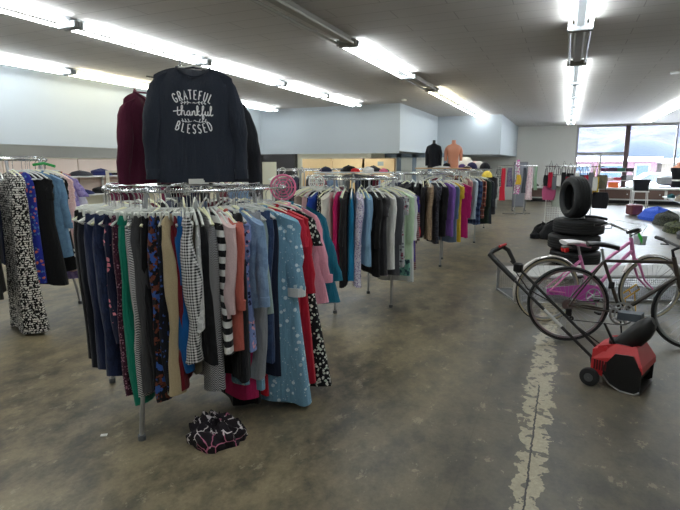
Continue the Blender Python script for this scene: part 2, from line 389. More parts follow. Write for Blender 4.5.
def row(x, segs, rowname, w=.104):
    k = 0
    for (a, b_, lit, mt) in segs:
        lab = ('lit' if lit else 'unlit')+' fluorescent light, '+ordn[k]+' from camera in '+rowname
        fixture(x, a, b_, lit, lab, mt, w); k += 1
row(-5.1, [(-.2, 2.0, 1, None), (2.05, 4.25, 1, None), (4.3, 6.5, 1, None), (6.55, 8.78, 1, None), (8.83, 10.7, 1, None), (10.75, 12.75, 1, None)], 'the row over the left aisle')
row(-7.7, [(.4, 2.6, 1, None), (2.65, 4.3, 1, None), (4.35, 6.3, 1, None), (6.35, 8.55, 1, m_tubeW), (8.6, 10.75, 1, None), (10.8, 12.95, 1, None)], 'the row beside the left soffit')
row(-2.64, [(-.5, 1.7, 1, None), (1.75, 3.95, 1, m_tubeW), (4.0, 6.25, 0, None), (6.3, 9.0, 1, None), (9.05, 10.7, 0, None), (10.75, 13.2, 1, m_tubeW), (13.25, 15.7, 1, None), (15.75, 18.0, 1, None)], 'the row over the round racks')
row(.03, [(-.3, 2.0, 1, None), (2.05, 4.3, 1, None), (4.35, 6.6, 1, None), (6.65, 8.8, 0, None), (8.85, 10.9, 1, None), (10.95, 13.1, 1, None), (13.15, 15.3, 1, None), (15.35, 17.5, 1, None), (17.55, 19.7, 1, None), (19.75, 21.6, 1, None)], 'the row over the open aisle')
row(2.5, [(8.4, 10.6, 1, None), (10.65, 12.8, 1, None), (12.85, 15.0, 1, None), (15.05, 17.2, 1, None), (17.25, 19.4, 1, None), (19.45, 21.6, 1, None)], 'the right hand row near the windows')
for i, (lx_, ly_, nm_) in enumerate(((-8.3, 13.50, 'behind the soffit lip above the dark doorway, front row'), (-5.6, 13.50, 'behind the soffit lip above the tan partition, front row'), (-8.3, 13.8, 'behind the soffit lip above the dark doorway, second row'), (-5.6, 13.8, 'behind the soffit lip above the tan partition, second row'))):
    t = thing('ceiling_light', 'slim fluorescent strip '+nm_, 'light', (lx_, ly_, SZ-.032))
    MB().box(-1.1, 1.1, -.03, .03, -.015, 0).build('housing', LH, t, False); MB().cyl((-1.05, 0, -.029), (1.05, 0, -.029), .013, 8).build('tube', m_tube, t)
struct('trim_soffit_edge', MB().box(SX-.03, SX, FY, 13.3, 1.868, SZ), SOFFIT)
for i in range(5):
    t = thing('ceiling_light', 'slim fluorescent strip under the left soffit, '+ordn[i]+' from the camera', 'light', (SX-.32, .9+i*2.6, SZ-.002), PI/2)
    MB().box(-1.15, 1.15, -.03, .03, -.012, 0).build('housing', LH, t, False); MB().cyl((-1.1, 0, -.024), (1.1, 0, -.024), .011, 8).build('tube', m_tube, t)
for sx, sy in ((-3.8, 12.6), (1.6, 10.8)):
    o = MB().cyl((sx, sy, CZ), (sx, sy, CZ-.03), .07, 16).build('smoke_alarm', WHITE_PLASTIC); tag(o, 'small white smoke alarm on the ceiling '+('near the left soffit' if sx < 0 else 'right of the middle lights'), 'smoke alarm')
# ------------------------------------------------------------------ clothes
def se(c, p): return (abs(c)**p)*(1 if c >= 0 else -1)
def sheet(length, W, T, seed, top=-.09, slope=.07, neck=.07, nr=15, nt=26, fold=.012, shift=0.0, hemwave=.012, wedge=.35, keep=None):
    """closed hanging cloth body: local x runs along the hanger, y is its thickness, z down from the rail"""
    rnd = random.Random(seed); p1, p2, p3 = rnd.uniform(0, 6), rnd.uniform(0, 6), rnd.uniform(0, 6); k1 = rnd.uniform(16, 24); k2 = rnd.uniform(30, 44)
    lean = rnd.uniform(-.015, .015)
    rings = []
    for i in range(nr):
        r = (i/(nr-1)); w = W(r); t = T(r)*(.35 if i == 0 else 1)
        ring = []
        for j in range(nt):
            th = 2*PI*j/nt; cu, sv = se(cos(th), .75), se(sin(th), .8)
            u = w*cu; zt = top - slope*max(0, abs(u)-neck)/max(.01, W(0)-neck)
            if abs(u) < neck and slope > 0: zt -= .012*(1-abs(u)/neck)
            z = zt+(-length-zt)*r + hemwave*r*sin(k1*u+p3)
            f = 1.5*fold*(.25+r)*(sin(k1*u+p1+1.2*r)+.5*sin(k2*u+p2-r))
            v = t*sv*(1+wedge*u/max(w, .01)) + f*(1-.2*abs(cu)) + lean*r
            ring.append((u+shift*r, v, z))
        rings.append(ring)
    return rings
def lerp(pts):
    def f(r):
        for (a, x), (b_, y) in zip(pts, pts[1:]):
            if r <= b_: return x+(y-x)*(r-a)/(b_-a)
        return pts[-1][1]
    return f
def sleeve(s, W, length, flare, r0, r1, seed, top=-.17, cuff=False, sh=0):
    rnd = random.Random(seed+s*5); rings = []; n = 12; k = 9
    x0 = s*(W-.045)+sh
    for i in range(k):
        r = i/(k-1); x = x0 + s*(.03*sin(r*PI*.5)+flare*r); z = top+.03-length*r*(1-.02*r); rr = r0+(r1-r0)*r
        y = .012*sin(r*5+rnd.uniform(0, 1)); wob = 1+.13*sin(i*2.1+seed)
        rings.append([(x+rr*1.05*cos(2*PI*j/n)*wob, y+rr*.62*sin(2*PI*j/n)*(2-wob), z+(.0 if i else .03*s*cos(2*PI*j/n)*-1)) for j in range(n)])
    return rings
def garment(kind, mat, key, label, loc, rz, group, length=.7, seed=0, W=None, flare=0.0, thick=.03, mat2=None, shift=0.0, fine=True):
    nr, nt = (15, 26) if fine else (9, 16)
    loc = (loc[0], loc[1], loc[2]-.035); length = length-.035
    names = {'shirt': 'shirt', 'tee': 't_shirt', 'tank': 'sleeveless_top', 'dress': 'dress', 'gown': 'dressing_gown', 'cardigan': 'cardigan', 'trousers': 'trousers', 'skirt': 'skirt', 'jacket': 'jacket', 'jeans': 'jeans', 'jumper': 'jumper', 'dress_short': 'dress'}
    t = thing(names[kind], label, {'t_shirt': 't-shirt', 'sleeveless_top': 'top', 'dressing_gown': 'dressing gown'}.get(names[kind], names[kind]), loc, rz, group)
    m = MB()
    if kind in ('trousers', 'jeans'):
        w = W or .185
        T = lerp([(0, thick*.55), (.2, thick*.9), (.5, thick*.85), (1, thick*.4)])
        m.loft(sheet(min(length*.36, .34), lerp([(0, w*.92), (.5, w*.98), (1, w*.9)]), T, seed, top=-.10, slope=0, nr=6 if fine else 4, nt=nt, fold=.004, hemwave=0, wedge=.2))
        for s in (-1, 1):
            rings = []; n = 14; rnd = random.Random(seed+s); ph = rnd.uniform(0, 6); k = 11 if fine else 6
            for i in range(k):
                r = i/(k-1); z = -.15-(length-.15)*r; tq = min(1, .45+r*5); cx = s*w*(.52-.03*r)+shift*r; ww = w*(.53-.10*r+.025*sin(r*7+ph))*(.8+.2*tq); tt = thick*(1.0+.25*sin(r*9+ph))*tq
                rings.append([(cx+ww*se(cos(2*PI*j/n), .8), tt*se(sin(2*PI*j/n), .8)*(1+.25*s)+.012*sin(r*6+ph)+.004*sin(r*17+ph*2), z+.006*sin(j*1.3)*r) for j in range(n)])
            m.loft(rings)
        m.build('legs', mat, t)
        b = MB(); b.loft(sheet(.145, lerp([(0, w*.95), (1, w*.97)]), lerp([(0, thick*.62), (1, thick*.70)]), seed, top=-.098, slope=0, nr=3, nt=nt, fold=.003, hemwave=0, wedge=.2))
        b.build('waistband', mat2 or mat, t)
        return t
    if kind == 'skirt':
        w = W or .17
        m.loft(sheet(length, lerp([(0, w), (1, w*1.25)]), lerp([(0, thick*.6), (1, thick*1.2)]), seed, top=-.1, slope=0, nr=nr, nt=nt, fold=.016)); m.build('skirt_cloth', mat, t)
        b = MB(); b.loft(sheet(.14, lerp([(0, w*1.01), (1, w*1.04)]), lerp([(0, thick*.65), (1, thick*.9)]), seed, top=-.096, slope=0, nr=3, nt=nt, fold=.003, hemwave=0)); b.build('waistband', mat2 or mat, t)
        return t
    w = W or {'tank': .17, 'dress': .185, 'gown': .235, 'cardigan': .22, 'jacket': .225, 'dress_short': .18}.get(kind, .205)
    hem = {'dress': 1.22, 'gown': 1.15, 'skirt': 1.2, 'tank': 1.12}.get(kind, 1.02)
    fold = {'dress': .014, 'gown': .010, 'tank': .012}.get(kind, .008)
    m.loft(sheet(length, lerp([(0, w*.95), (.12, w), (.4, w*.93), (1, w*hem)]), lerp([(0, thick*.5), (.15, thick), (1, thick*1.15)]), seed, nr=nr, nt=nt, fold=fold, shift=shift))
    m.build('body', mat, t)
    if kind in ('tank', 'dress_short'): pass
    else:
        ln, r0, r1 = {'shirt': (.50, .055, .036), 'tee': (.2, .062, .05), 'dress': (.22, .05, .045), 'gown': (.5, .075, .06), 'cardigan': (.52, .06, .042), 'jacket': (.52, .064, .048), 'jumper': (.5, .065, .045)}[kind]
        for s in (-1, 1):
            sl = MB(); sl.loft(sleeve(s, w, ln, flare if s > 0 else 0.0, r0*(1 if s > 0 else .8), r1, seed)); so = sl.build('sleeve', mat2 or mat, t)
            if kind in ('gown', 'shirt') and fine and s > 0 and flare >= 0:
                rg = sleeve(s, w, ln, flare, r0, r1, seed); cx = sum(p[0] for p in rg[-1])/12; cz = rg[-1][0][2]
                q = MB(); q.loft([[(cx+(x-cx)*1.14, y*1.14, z) for x, y, z in rg[-1]], [(cx+(x-cx)*1.16, y*1.16, z+.055) for x, y, z in rg[-1]]])
                q.build('cuff', CUFFM if kind == 'gown' else (mat2 or mat), so)
    if fine and kind in ('shirt', 'jumper', 'cardigan', 'gown', 'jacket'):
        MB().tube([(.075*cos(a), .6*thick*sin(a), -.088-.012*(sin(a) < 0)) for a in [i*2*PI/14 for i in range(14)]], .011, 6, True).build('collar', mat2 or mat, t)
    return t
CUFFM = fabric('white_fleece', 'solid', [(225, 228, 228)])
# hangers: two prototypes (top hanger, clip hanger), then copied
def hanger_hook():
    r = .019; pts = [(r*cos(a), 0, -.012+r*sin(a)) for a in [radians(d) for d in range(200, -100, -25)]]
    return MB().tube(pts+[(0, 0, -.045), (0, 0, -.114)], .0022, 5)
def make_hanger(name, label, mat, clip=False, group=None):
    t = thing(name, label, 'hanger', (0, 0, 0), 0, group)
    a = hanger_hook().build('hook', CHROME, t)
    b = MB()
    if clip:
        b.tube([(-.17, 0, -.123), (0, 0, -.111), (.17, 0, -.123)], .006, 6)
        for s in (-1, 1): b.box(s*.14-.014, s*.14+.014, -.012, .012, -.165, -.113, bev=.003)
    else:
        b.tube([(-.19, 0, -.185), (-.12, 0, -.143), (-.03, 0, -.117), (0, 0, -.107), (.03, 0, -.117), (.12, 0, -.143), (.19, 0, -.185), (.17, 0, -.193), (0, 0, -.185), (-.17, 0, -.193)], .0068, 6, True)
    c = b.build('shoulder_bar', mat, t); stub(t, a, c); stub(a); stub(c); return t
HANGERS = {}
def hang_hanger(loc, rz, rack, kind):
    g = 'hangers on '+rack; key = (rack, kind)
    nm = {'top': 'clear plastic hanger hooked on ', 'cream': 'cream plastic hanger hooked on ', 'clip': 'clear plastic clip hanger hooked on '}[kind]
    if key not in HANGERS:
        src = HANGERS.get(kind)
        if src is None:
            o = make_hanger('clothes_hanger', nm+rack, YELLOWISH if kind == 'cream' else CLEAR, kind == 'clip', g); HANGERS[kind] = o
        else: o = copy_tree(src)
        HANGERS[key] = o
    else: o = copy_tree(HANGERS[key])
    o['label'] = nm+rack; o['group'] = g
    o.location = loc; o.rotation_euler = (0, 0, rz); return o
def round_rack(c, R, z, foot, a0, label, zmat=CHROME):
    t = thing('round_clothes_rack', label, 'clothes rack', (c[0], c[1], 0))
    MB().ringxy((0, 0, z), R, .0095, 56, 8).build('rail', CHROME, t)
    MB().ringxy((0, 0, z+.03), R-.01, .004, 48, 6).build('upper_ring', CHROME, t)
    MB().tube([(-R, 0, z), (0, 0, z+.03), (R, 0, z)], .008, 8).tube([(0, -R, z), (0, 0, z+.03), (0, R, z)], .008, 8).cyl((0, 0, z-.05), (0, 0, z+.06), .022, 12).build('spokes', CHROME, t)
    for i in range(4):
        a = a0+i*PI/2; tp = ((R-.02)*cos(a), (R-.02)*sin(a), z-.01); ft = (foot*cos(a), foot*sin(a), .02)
        lg = MB().tube([tp, ft], .0135, 8).build('leg', ALU, t)
        MB().cyl((ft[0], ft[1], 0), (ft[0], ft[1], .03), .022, 12).build('foot_cap', GREY, lg)
    return t
def F(key, kind='solid', *cols, sc=1.0): return fabric(key, kind, cols, sc)
BLK = F('black', 'solid', (24, 24, 27)); NAVY = F('navy', 'solid', (32, 41, 70)); DENIM = F('denim', 'tag', (52, 72, 108), (44, 60, 95)); CHAM = F('chambray', 'tag', (132, 160, 192), (120, 148, 182))
# front rack, left to right as the shop shows it: short name, kind, material, angle from the camera side, hem height, extras
R1 = (-2.25, 2.65)
rack1 = [
 ('faded black trousers', 'trousers', F('faded_black', 'solid', (38, 38, 42)), -99, .40, {}),
 ('white tag black leggings', 'trousers', BLK, -88, .34, {}),
 ('black work trousers', 'trousers', F('deep_black', 'solid', (20, 20, 23)), -76, .36, {}),
 ('dark orange hem trousers', 'trousers', F('midnight', 'solid', (26, 28, 38)), -66, .34, {}),
 ('navy sweatpants', 'trousers', NAVY, -56, .36, {'thick': .04}),
 ('dark indigo jeans', 'jeans', F('indigo', 'tag', (34, 46, 78), (30, 40, 68)), -48, .34, {'thick': .038}),
 ('pink flowered navy leggings', 'trousers', F('navy_pink_floral', 'floral', (28, 32, 58), (236, 140, 156), (28, 32, 58), sc=1.1), -40.5, .56, {}),
 ('plum speckled leggings', 'trousers', F('plum_speckle', 'small', (66, 30, 48), (170, 120, 140), (96, 50, 66), sc=1.3), -36, .25, {'thick': .022}),
 ('emerald trousers', 'trousers', F('emerald', 'solid', (18, 128, 104)), -31.8, .20, {'thick': .03}),
 ('grey white striped trousers', 'trousers', F('grey_white_check', 'herring', (90, 92, 96), (214, 214, 212)), -28, .25, {'thick': .024}),
 ('charcoal trousers', 'trousers', F('charcoal', 'solid', (70, 70, 72)), -24.5, .28, {'thick': .034}),
 ('plain black trousers', 'trousers', BLK, -21, .30, {'thick': .024}),
 ('blue and rust printed leggings', 'trousers', F('blue_rust', 'tag', (24, 22, 26), (110, 58, 42), (54, 92, 168), sc=1.3), -17.2, .23, {'thick': .032}),
 ('blue flowered black trousers', 'trousers', F('black_blue', 'floral', (24, 26, 36), (60, 88, 160), (24, 26, 36), sc=1.4), -13.6, .27, {'thick': .026}),
 ('khaki trousers', 'trousers', F('khaki', 'solid', (190, 172, 138)), -9.6, .27, {'thick': .034, 'W': .2}),
 ('dark red trousers', 'trousers', F('dark_red', 'solid', (118, 26, 38)), -6.2, .29, {'thick': .02}),
 ('royal blue trousers', 'trousers', F('royal', 'solid', (22, 92, 158)), -4.2, .40, {'thick': .034, 'W': .19}),
 ('black and white gingham trousers', 'trousers', F('gingham', 'gingham', (236, 236, 234), (22, 22, 26)), .0, .46, {'thick': .04, 'W': .225}),
 ('olive trousers', 'trousers', F('olive', 'solid', (86, 80, 66)), 2.2, .38, {'thick': .02, 'W': .17}),
 ('white lace edged top', 'tank', F('white_lace', 'tag', (228, 228, 226), (200, 200, 200)), 3.9, .64, {'thick': .02, 'W': .2}),
 ('black lace trimmed dress', 'dress_short', F('black_lace', 'tag', (20, 20, 23), (26, 26, 30)), 6.6, .44, {'thick': .034, 'W': .2}),
 ('grey herringbone dress', 'dress_short', F('herringbone', 'herring', (58, 58, 62), (176, 176, 178)), 10.8, .27, {'thick': .045, 'W': .2}),
 ('black and white striped top', 'tank', F('bw_stripe', 'hstripe', (24, 24, 28), (226, 226, 224), sc=.62), 15.2, .48, {'thick': .028, 'W': .21}),
 ('pale pink knit cardigan', 'cardigan', F('pale_pink_knit', 'solid', (212, 186, 186)), 18, .70, {'thick': .018}),
 ('salmon button shirt', 'shirt', F('salmon', 'solid', (186, 98, 86)), 22, .50, {'thick': .04, 'flare': .02, 'W': .225}),
 ('black crepe skirt', 'skirt', F('crepe_black', 'solid', (22, 22, 26)), 25, .30, {'thick': .036, 'W': .19}),
 ('lilac flowered dress', 'dress', F('lilac_floral', 'floral', (126, 144, 196), (226, 160, 170), (44, 48, 84), sc=1.3), 28, .46, {'thick': .03}),
 ('chambray shirt', 'shirt', CHAM, 33, .72, {'thick': .04, 'flare': .05, 'W': .235}),
 ('light grey trousers', 'trousers', F('light_grey', 'solid', (140, 143, 148)), 37, .26, {'thick': .04, 'W': .2}),
 ('pale sea green top', 'tank', F('pale_sea', 'solid', (168, 188, 182)), 40.5, .66, {'thick': .018, 'W': .2}),
 ('frayed blue jeans', 'jeans', DENIM, 44, .33, {'thick': .034, 'W': .2}),
 ('navy polo dress', 'dress_short', F('navy_dark', 'solid', (26, 32, 52)), 49, .24, {'thick': .04, 'W': .21}),
 ('pale blue starry dressing gown', 'gown', F('stars', 'stars', (120, 164, 190), (212, 230, 236)), 54, .05, {'thick': .06, 'flare': .03, 'W': .255, 'shift': .07, 'R': .50}),
 ('crimson raglan shirt', 'tee', F('crimson', 'solid', (192, 36, 58)), 61, .62, {'thick': .03, 'flare': .03, 'W': .24, 'R': .52}),
 ('long red cardigan', 'cardigan', F('red_knit', 'solid', (176, 26, 46)), 66, .12, {'thick': .05, 'flare': .04, 'W': .25, 'shift': .06, 'R': .53}),
 ('black and white flowered dress', 'dress', F('bw_floral', 'floral', (20, 20, 24), (222, 224, 214), (196, 206, 190), sc=1.25), 73, .05, {'thick': .045, 'flare': .05, 'W': .24, 'shift': .09, 'R': .56}),
 ('pink long sleeved top', 'shirt', F('rose', 'solid', (232, 160, 178)), 80, .60, {'thick': .035, 'flare': .08, 'W': .25, 'shift': .08, 'R': .59}),
 ('teal cardigan', 'cardigan', F('teal', 'solid', (26, 106, 130)), 88, .58, {'thick': .05, 'flare': .13, 'W': .27, 'shift': .14, 'R': .62}),
]
AB = {'shirt': 'button shirt'}
def fill_rack(c, z, R, rackname, items, seed0, dz0=0):
    base = atan2(-c[1], -c[0]); n = len(items)
    for i, (nm, kind, mat, deg, hem, ex) in enumerate(items):
        a = base+radians(deg); loc = (c[0]+R*cos(a), c[1]+R*sin(a), z+.012)
        l = items[i-1][0] if i else None; r = items[i+1][0] if i < n-1 else None
        lab = nm+' on '+rackname+', '+('between the %s and the %s' % (l, r) if l and r else ('beside the %s at the left edge' % r if r else 'beside the %s at the right edge' % l))
        if len(lab.split()) > 16: lab = nm+' on '+rackname+', '+('right of the %s' % l if l else 'left of the %s' % r)
        if len(lab.split()) > 16: lab = nm+' on '+rackname
        ex = dict(ex); Rg = ex.pop('R', R); loc = (c[0]+Rg*cos(a), c[1]+Rg*sin(a), z+.012); fine = ex.pop('fine', True)
        garment(kind, mat, nm, lab, loc, a, None, length=loc[2]-hem, seed=seed0+i, fine=fine, **ex)
        hang_hanger(loc, a, rackname, 'clip' if kind in ('trousers', 'jeans', 'skirt') else ('cream' if (i*7) % 3 == 0 else 'top'))
round_rack(R1, .48, 1.40, .66, radians(-78), 'chrome round clothes rack nearest the camera with long trousers all around')
RK1 = [o for o in C.objects if o.name == 'round_clothes_rack'][0]; _b = atan2(-R1[1], -R1[0])
_pts = [((.47+.17*min(1, max(0, (d-52)/20)))*cos(_b+radians(d)), (.47+.17*min(1, max(0, (d-52)/20)))*sin(_b+radians(d)), 1.40) for d in range(44, 106, 4)]
MB().tube(_pts+[(.47*cos(_b+radians(112)), .47*sin(_b+radians(112)), 1.40)], .008, 8).build('outrigger_rail', CHROME, RK1)
fill_rack(R1, 1.40, .48, 'the nearest round rack', rack1, 100)
PLAINS = [('black', BLK), ('navy', NAVY), ('grey', F('mid_grey', 'solid', (120, 122, 126))), ('white', F('white', 'solid', (224, 224, 220))), ('denim blue', CHAM), ('burgundy', F('burgundy', 'solid', (104, 34, 52)))]
def far_side(c, z, R, rackname, n, a1, a2, hem, seed, kinds=('shirt', 'tank', 'dress_short', 'trousers')):
    base = atan2(-c[1], -c[0])
    for i in range(n):
        a = base+radians(a1+(a2-a1)*i/(n-1)); loc = (c[0]+R*cos(a), c[1]+R*sin(a), z+.012)
        cn, m = PLAINS[(i*5+seed) % 6]; k = kinds[(i*3+seed) % len(kinds)]
        kn = {'shirt': 'long sleeved shirt', 'tank': 'sleeveless top', 'dress_short': 'plain dress', 'trousers': 'pair of trousers', 'tee': 't-shirt'}[k]
        garment(k, m, cn, '%s %s on the far side of %s' % (cn, kn, rackname), loc, a, 'clothes on the far side of '+rackname, length=loc[2]-(hem+.1*((i*7) % 3)), seed=seed*31+i, thick=.03, fine=False)
        hang_hanger(loc, a, rackname, ('clip' if k == 'trousers' else ('top', 'cream', 'top')[i % 3]))
far_side(R1, 1.40, .48, 'the nearest round rack', 15, 114, 252, .3, 3)
# spare hangers standing close together on the left of the front rail
base1 = atan2(-R1[1], -R1[0])
for i in range(38):
    a = base1+radians(-100+i*5.4); hang_hanger((R1[0]+.48*cos(a), R1[1]+.48*sin(a), 1.412), a+random.uniform(-.22, .22), 'the nearest round rack', 'cream' if i % 5 == 0 else 'top')
# dresses bunched under the right of the nearest rack
for nm, lab, col, a_, hem, W, Rr in (('pink', 'hot pink skirt hanging low under the starry gown on the nearest round rack', (190, 40, 96), 33, .12, .14, .44), ('black', 'black skirt hanging lowest beneath the pink one on the nearest round rack', (20, 20, 24), 37, .05, .15, .40), ('blue', 'pale blue starry nightdress behind the grey trousers on the nearest round rack', (150, 186, 204), 35.5, .19, .15, .50), ('red', 'bright red satin skirt low beneath the starry gown on the nearest round rack', (190, 20, 40), 46, .09, .15, .42), ('lilac', 'second pale blue starry nightdress hem low beside the pink skirt', (0, 0, 0), 29, .22, .15, .46)):
    a = base1+radians(a_+1.2); loc = (R1[0]+Rr*cos(a), R1[1]+Rr*sin(a), 1.412)
    m = _fb['stars'] if nm in ('blue', 'lilac') else F('low_'+nm, 'solid', col)
    garment('dress_short' if nm in ('blue', 'lilac') else 'skirt', m, nm, lab, loc, a, None, length=loc[2]-hem, seed=900+int(a_), W=W, thick=.026)
# second round rack
def T(nm, kind, m, hem=.6, **ex): return (nm, kind, m, hem, ex)
def spread(lst, a1, a2, fine=False):
    n = len(lst); out = []
    for i, (nm, kind, m, hem, ex) in enumerate(lst): out.append((nm, kind, m, a1+(a2-a1)*i/(n-1), hem, dict(ex, fine=fine)))
    return out
G_ = lambda k, c: F(k, 'solid', c)
R2 = (-2.12, 5.2)
rack2 = spread([
 T('sea green jumper', 'jumper', G_('sea_green', (92, 148, 150)), .62, W=.24), T('bright blue shirt', 'shirt', G_('bright_blue', (28, 128, 186)), .62), T('pale green tunic', 'dress_short', G_('pale_green', (150, 186, 176)), .5),
 T('black sweater', 'jumper', BLK, .6), T('grey plaid shirt', 'shirt', F('grey_plaid', 'plaid', (30, 30, 38), (120, 112, 130), (60, 56, 70)), .56), T('taupe blouse', 'shirt', G_('taupe', (150, 136, 126)), .6),
 T('baby pink top', 'tank', G_('baby_pink', (230, 190, 196)), .6), T('black vest', 'tank', BLK, .56), T('cobalt top', 'tee', G_('cobalt', (30, 66, 160)), .62), T('black and white flowered skirt', 'skirt', F('bw_small', 'small', (22, 22, 26), (224, 224, 220)), .5),
 T('off white cardigan', 'cardigan', G_('off_white', (214, 210, 200)), .45, W=.24), T('hot pink tunic', 'dress_short', G_('hot_pink', (226, 44, 120)), .5), T('black blouse', 'shirt', G_('soft_black', (32, 30, 34)), .34), T('turquoise top', 'tank', G_('turquoise', (26, 130, 178)), .4),
 T('lavender printed blouse', 'shirt', F('lav_print', 'small', (210, 206, 222), (110, 96, 160), (140, 120, 180)), .35), T('pale blue shirt', 'shirt', G_('pale_blue', (140, 180, 214)), .56), T('long black cardigan', 'cardigan', G_('jet', (18, 18, 20)), .45), T('charcoal top', 'tee', G_('char2', (62, 62, 66)), .45),
 T('white blouse', 'shirt', G_('paper_white', (232, 232, 228)), .5), T('dark grey sweater', 'jumper', G_('dk_grey', (78, 80, 86)), .42), T('grey flowered tunic', 'tee', F('grey_floral', 'floral', (180, 184, 186), (90, 92, 100), (140, 70, 90)), .5), T('mint blouse', 'shirt', G_('mint', (196, 222, 190)), .56, W=.23),
 T('jade patterned dress', 'dress_short', F('jade', 'tag', (120, 178, 164), (60, 90, 100)), .38), T('white crepe shirt', 'shirt', G_('crepe_white', (218, 222, 220)), .3), T('navy and purple top', 'tee', G_('purple_navy', (60, 44, 130)), .5), T('wine striped cardigan', 'cardigan', F('wine', 'hstripe', (96, 30, 44), (150, 140, 140), sc=2), .4),
 T('bright red jumper', 'jumper', G_('bright_red', (190, 30, 48)), .42, flare=.04), T('grey printed blouse', 'shirt', F('greyprint', 'small', (160, 160, 164), (60, 60, 66)), .5, flare=.05)], -100, 104)
round_rack(R2, .48, 1.40, .46, radians(-2), 'second chrome round clothes rack from the camera, full of blouses')
fill_rack(R2, 1.40, .48, 'the second round rack', rack2, 300)
far_side(R2, 1.40, .48, 'the second round rack', 11, 116, 248, .5, 5)
R3 = (-2.05, 7.9)
rack3 = spread([
 T('black jacket', 'jacket', BLK, .45, W=.24), T('black suit jacket', 'jacket', G_('suit_black', (26, 26, 30)), .42, W=.24), T('long black coat', 'cardigan', G_('coat_black', (20, 20, 22)), .4), T('black velvet top', 'tee', G_('velvet', (30, 28, 32)), .5), T('leopard print blouse', 'shirt', F('leopard', 'small', (176, 152, 126), (50, 38, 32), (110, 84, 62)), .45), T('dark printed top', 'tee', F('darkprint', 'small', (40, 40, 48), (96, 98, 110)), .4),
 T('black hooded jumper', 'jumper', G_('hood_black', (28, 28, 32)), .5), T('violet shirt', 'shirt', G_('violet', (134, 96, 182)), .5, W=.23), T('steel blue shirt', 'shirt', G_('steelblue', (104, 124, 150)), .4), T('mustard top', 'tee', G_('mustard', (222, 186, 60)), .4), T('magenta jumper', 'jumper', G_('magenta', (186, 34, 112)), .45, W=.27, thick=.055), T('magenta blouse', 'shirt', G_('magenta2', (204, 40, 120)), .5),
 T('orange red jumper', 'jumper', G_('orange_red', (214, 66, 48)), .5), T('faded denim shirt', 'shirt', CHAM, .5)], -28, 98)
round_rack(R3, .48, 1.40, .46, radians(-35), 'third chrome round clothes rack from the camera')
fill_rack(R3, 1.40, .48, 'the third round rack', rack3, 500)
far_side(R3, 1.40, .48, 'the third round rack', 13, 114, 322, .5, 7)
R4 = (-2.02, 10.45)
rack4 = spread([
 T('brown jacket', 'jacket', G_('brownj', (92, 70, 60)), .5), T('black anorak', 'jacket', G_('anorak', (34, 34, 38)), .5), T('beige jumper', 'jumper', G_('beige', (190, 176, 156)), .5), T('dusty rose shirt', 'shirt', G_('dusty_rose', (180, 130, 130)), .55), T('pale grey blue shirt', 'shirt', G_('pgb', (184, 200, 212)), .5), T('navy patterned shirt', 'shirt', F('navypat', 'plaid', (40, 54, 92), (90, 110, 150), (30, 36, 60)), .4),
 T('rust plaid shirt', 'shirt', F('rustplaid', 'plaid', (170, 80, 60), (90, 60, 60), (210, 180, 160)), .5), T('forest green fleece', 'jacket', G_('forest', (44, 58, 50)), .42, W=.24), T('dark slate coat', 'jacket', G_('slate', (48, 54, 62)), .38, W=.25), T('slate blue sweater', 'jumper', G_('slateblue', (66, 88, 120)), .5), T('olive grey jacket', 'jacket', G_('olivegrey', (112, 112, 104)), .4), T('black puffer jacket', 'jacket', G_('puffer', (30, 31, 34)), .42)], -5, 102)
round_rack(R4, .48, 1.40, .46, radians(-20), 'fourth chrome round clothes rack from the camera, with jackets')
fill_rack(R4, 1.40, .48, 'the fourth round rack', rack4, 600)
far_side(R4, 1.40, .48, 'the fourth round rack', 12, 118, 346, .5, 2)
R5 = (-2.2, 13.0)
rack5 = spread([T('grey coat', 'jacket', G_('grcoat', (96, 98, 104)), .4), T('wine coat', 'jacket', G_('winecoat', (110, 40, 60)), .5), T('tartan shirt', 'shirt', F('tartan', 'plaid', (150, 40, 50), (40, 40, 60), (220, 200, 120)), .5), T('dark green jacket', 'jacket', G_('dkgreen', (50, 66, 56)), .5), T('stone trench coat', 'cardigan', G_('stone', (172, 166, 152)), .35), T('charcoal overcoat', 'cardigan', G_('charcoat', (62, 62, 68)), .35), T('silver grey jacket', 'jacket', G_('silvj', (150, 152, 150)), .45)], -100, 100)
round_rack(R5, .48, 1.40, .46, radians(-20), 'fifth and farthest chrome round clothes rack')
fill_rack(R5, 1.40, .48, 'the farthest round rack', rack5, 700)
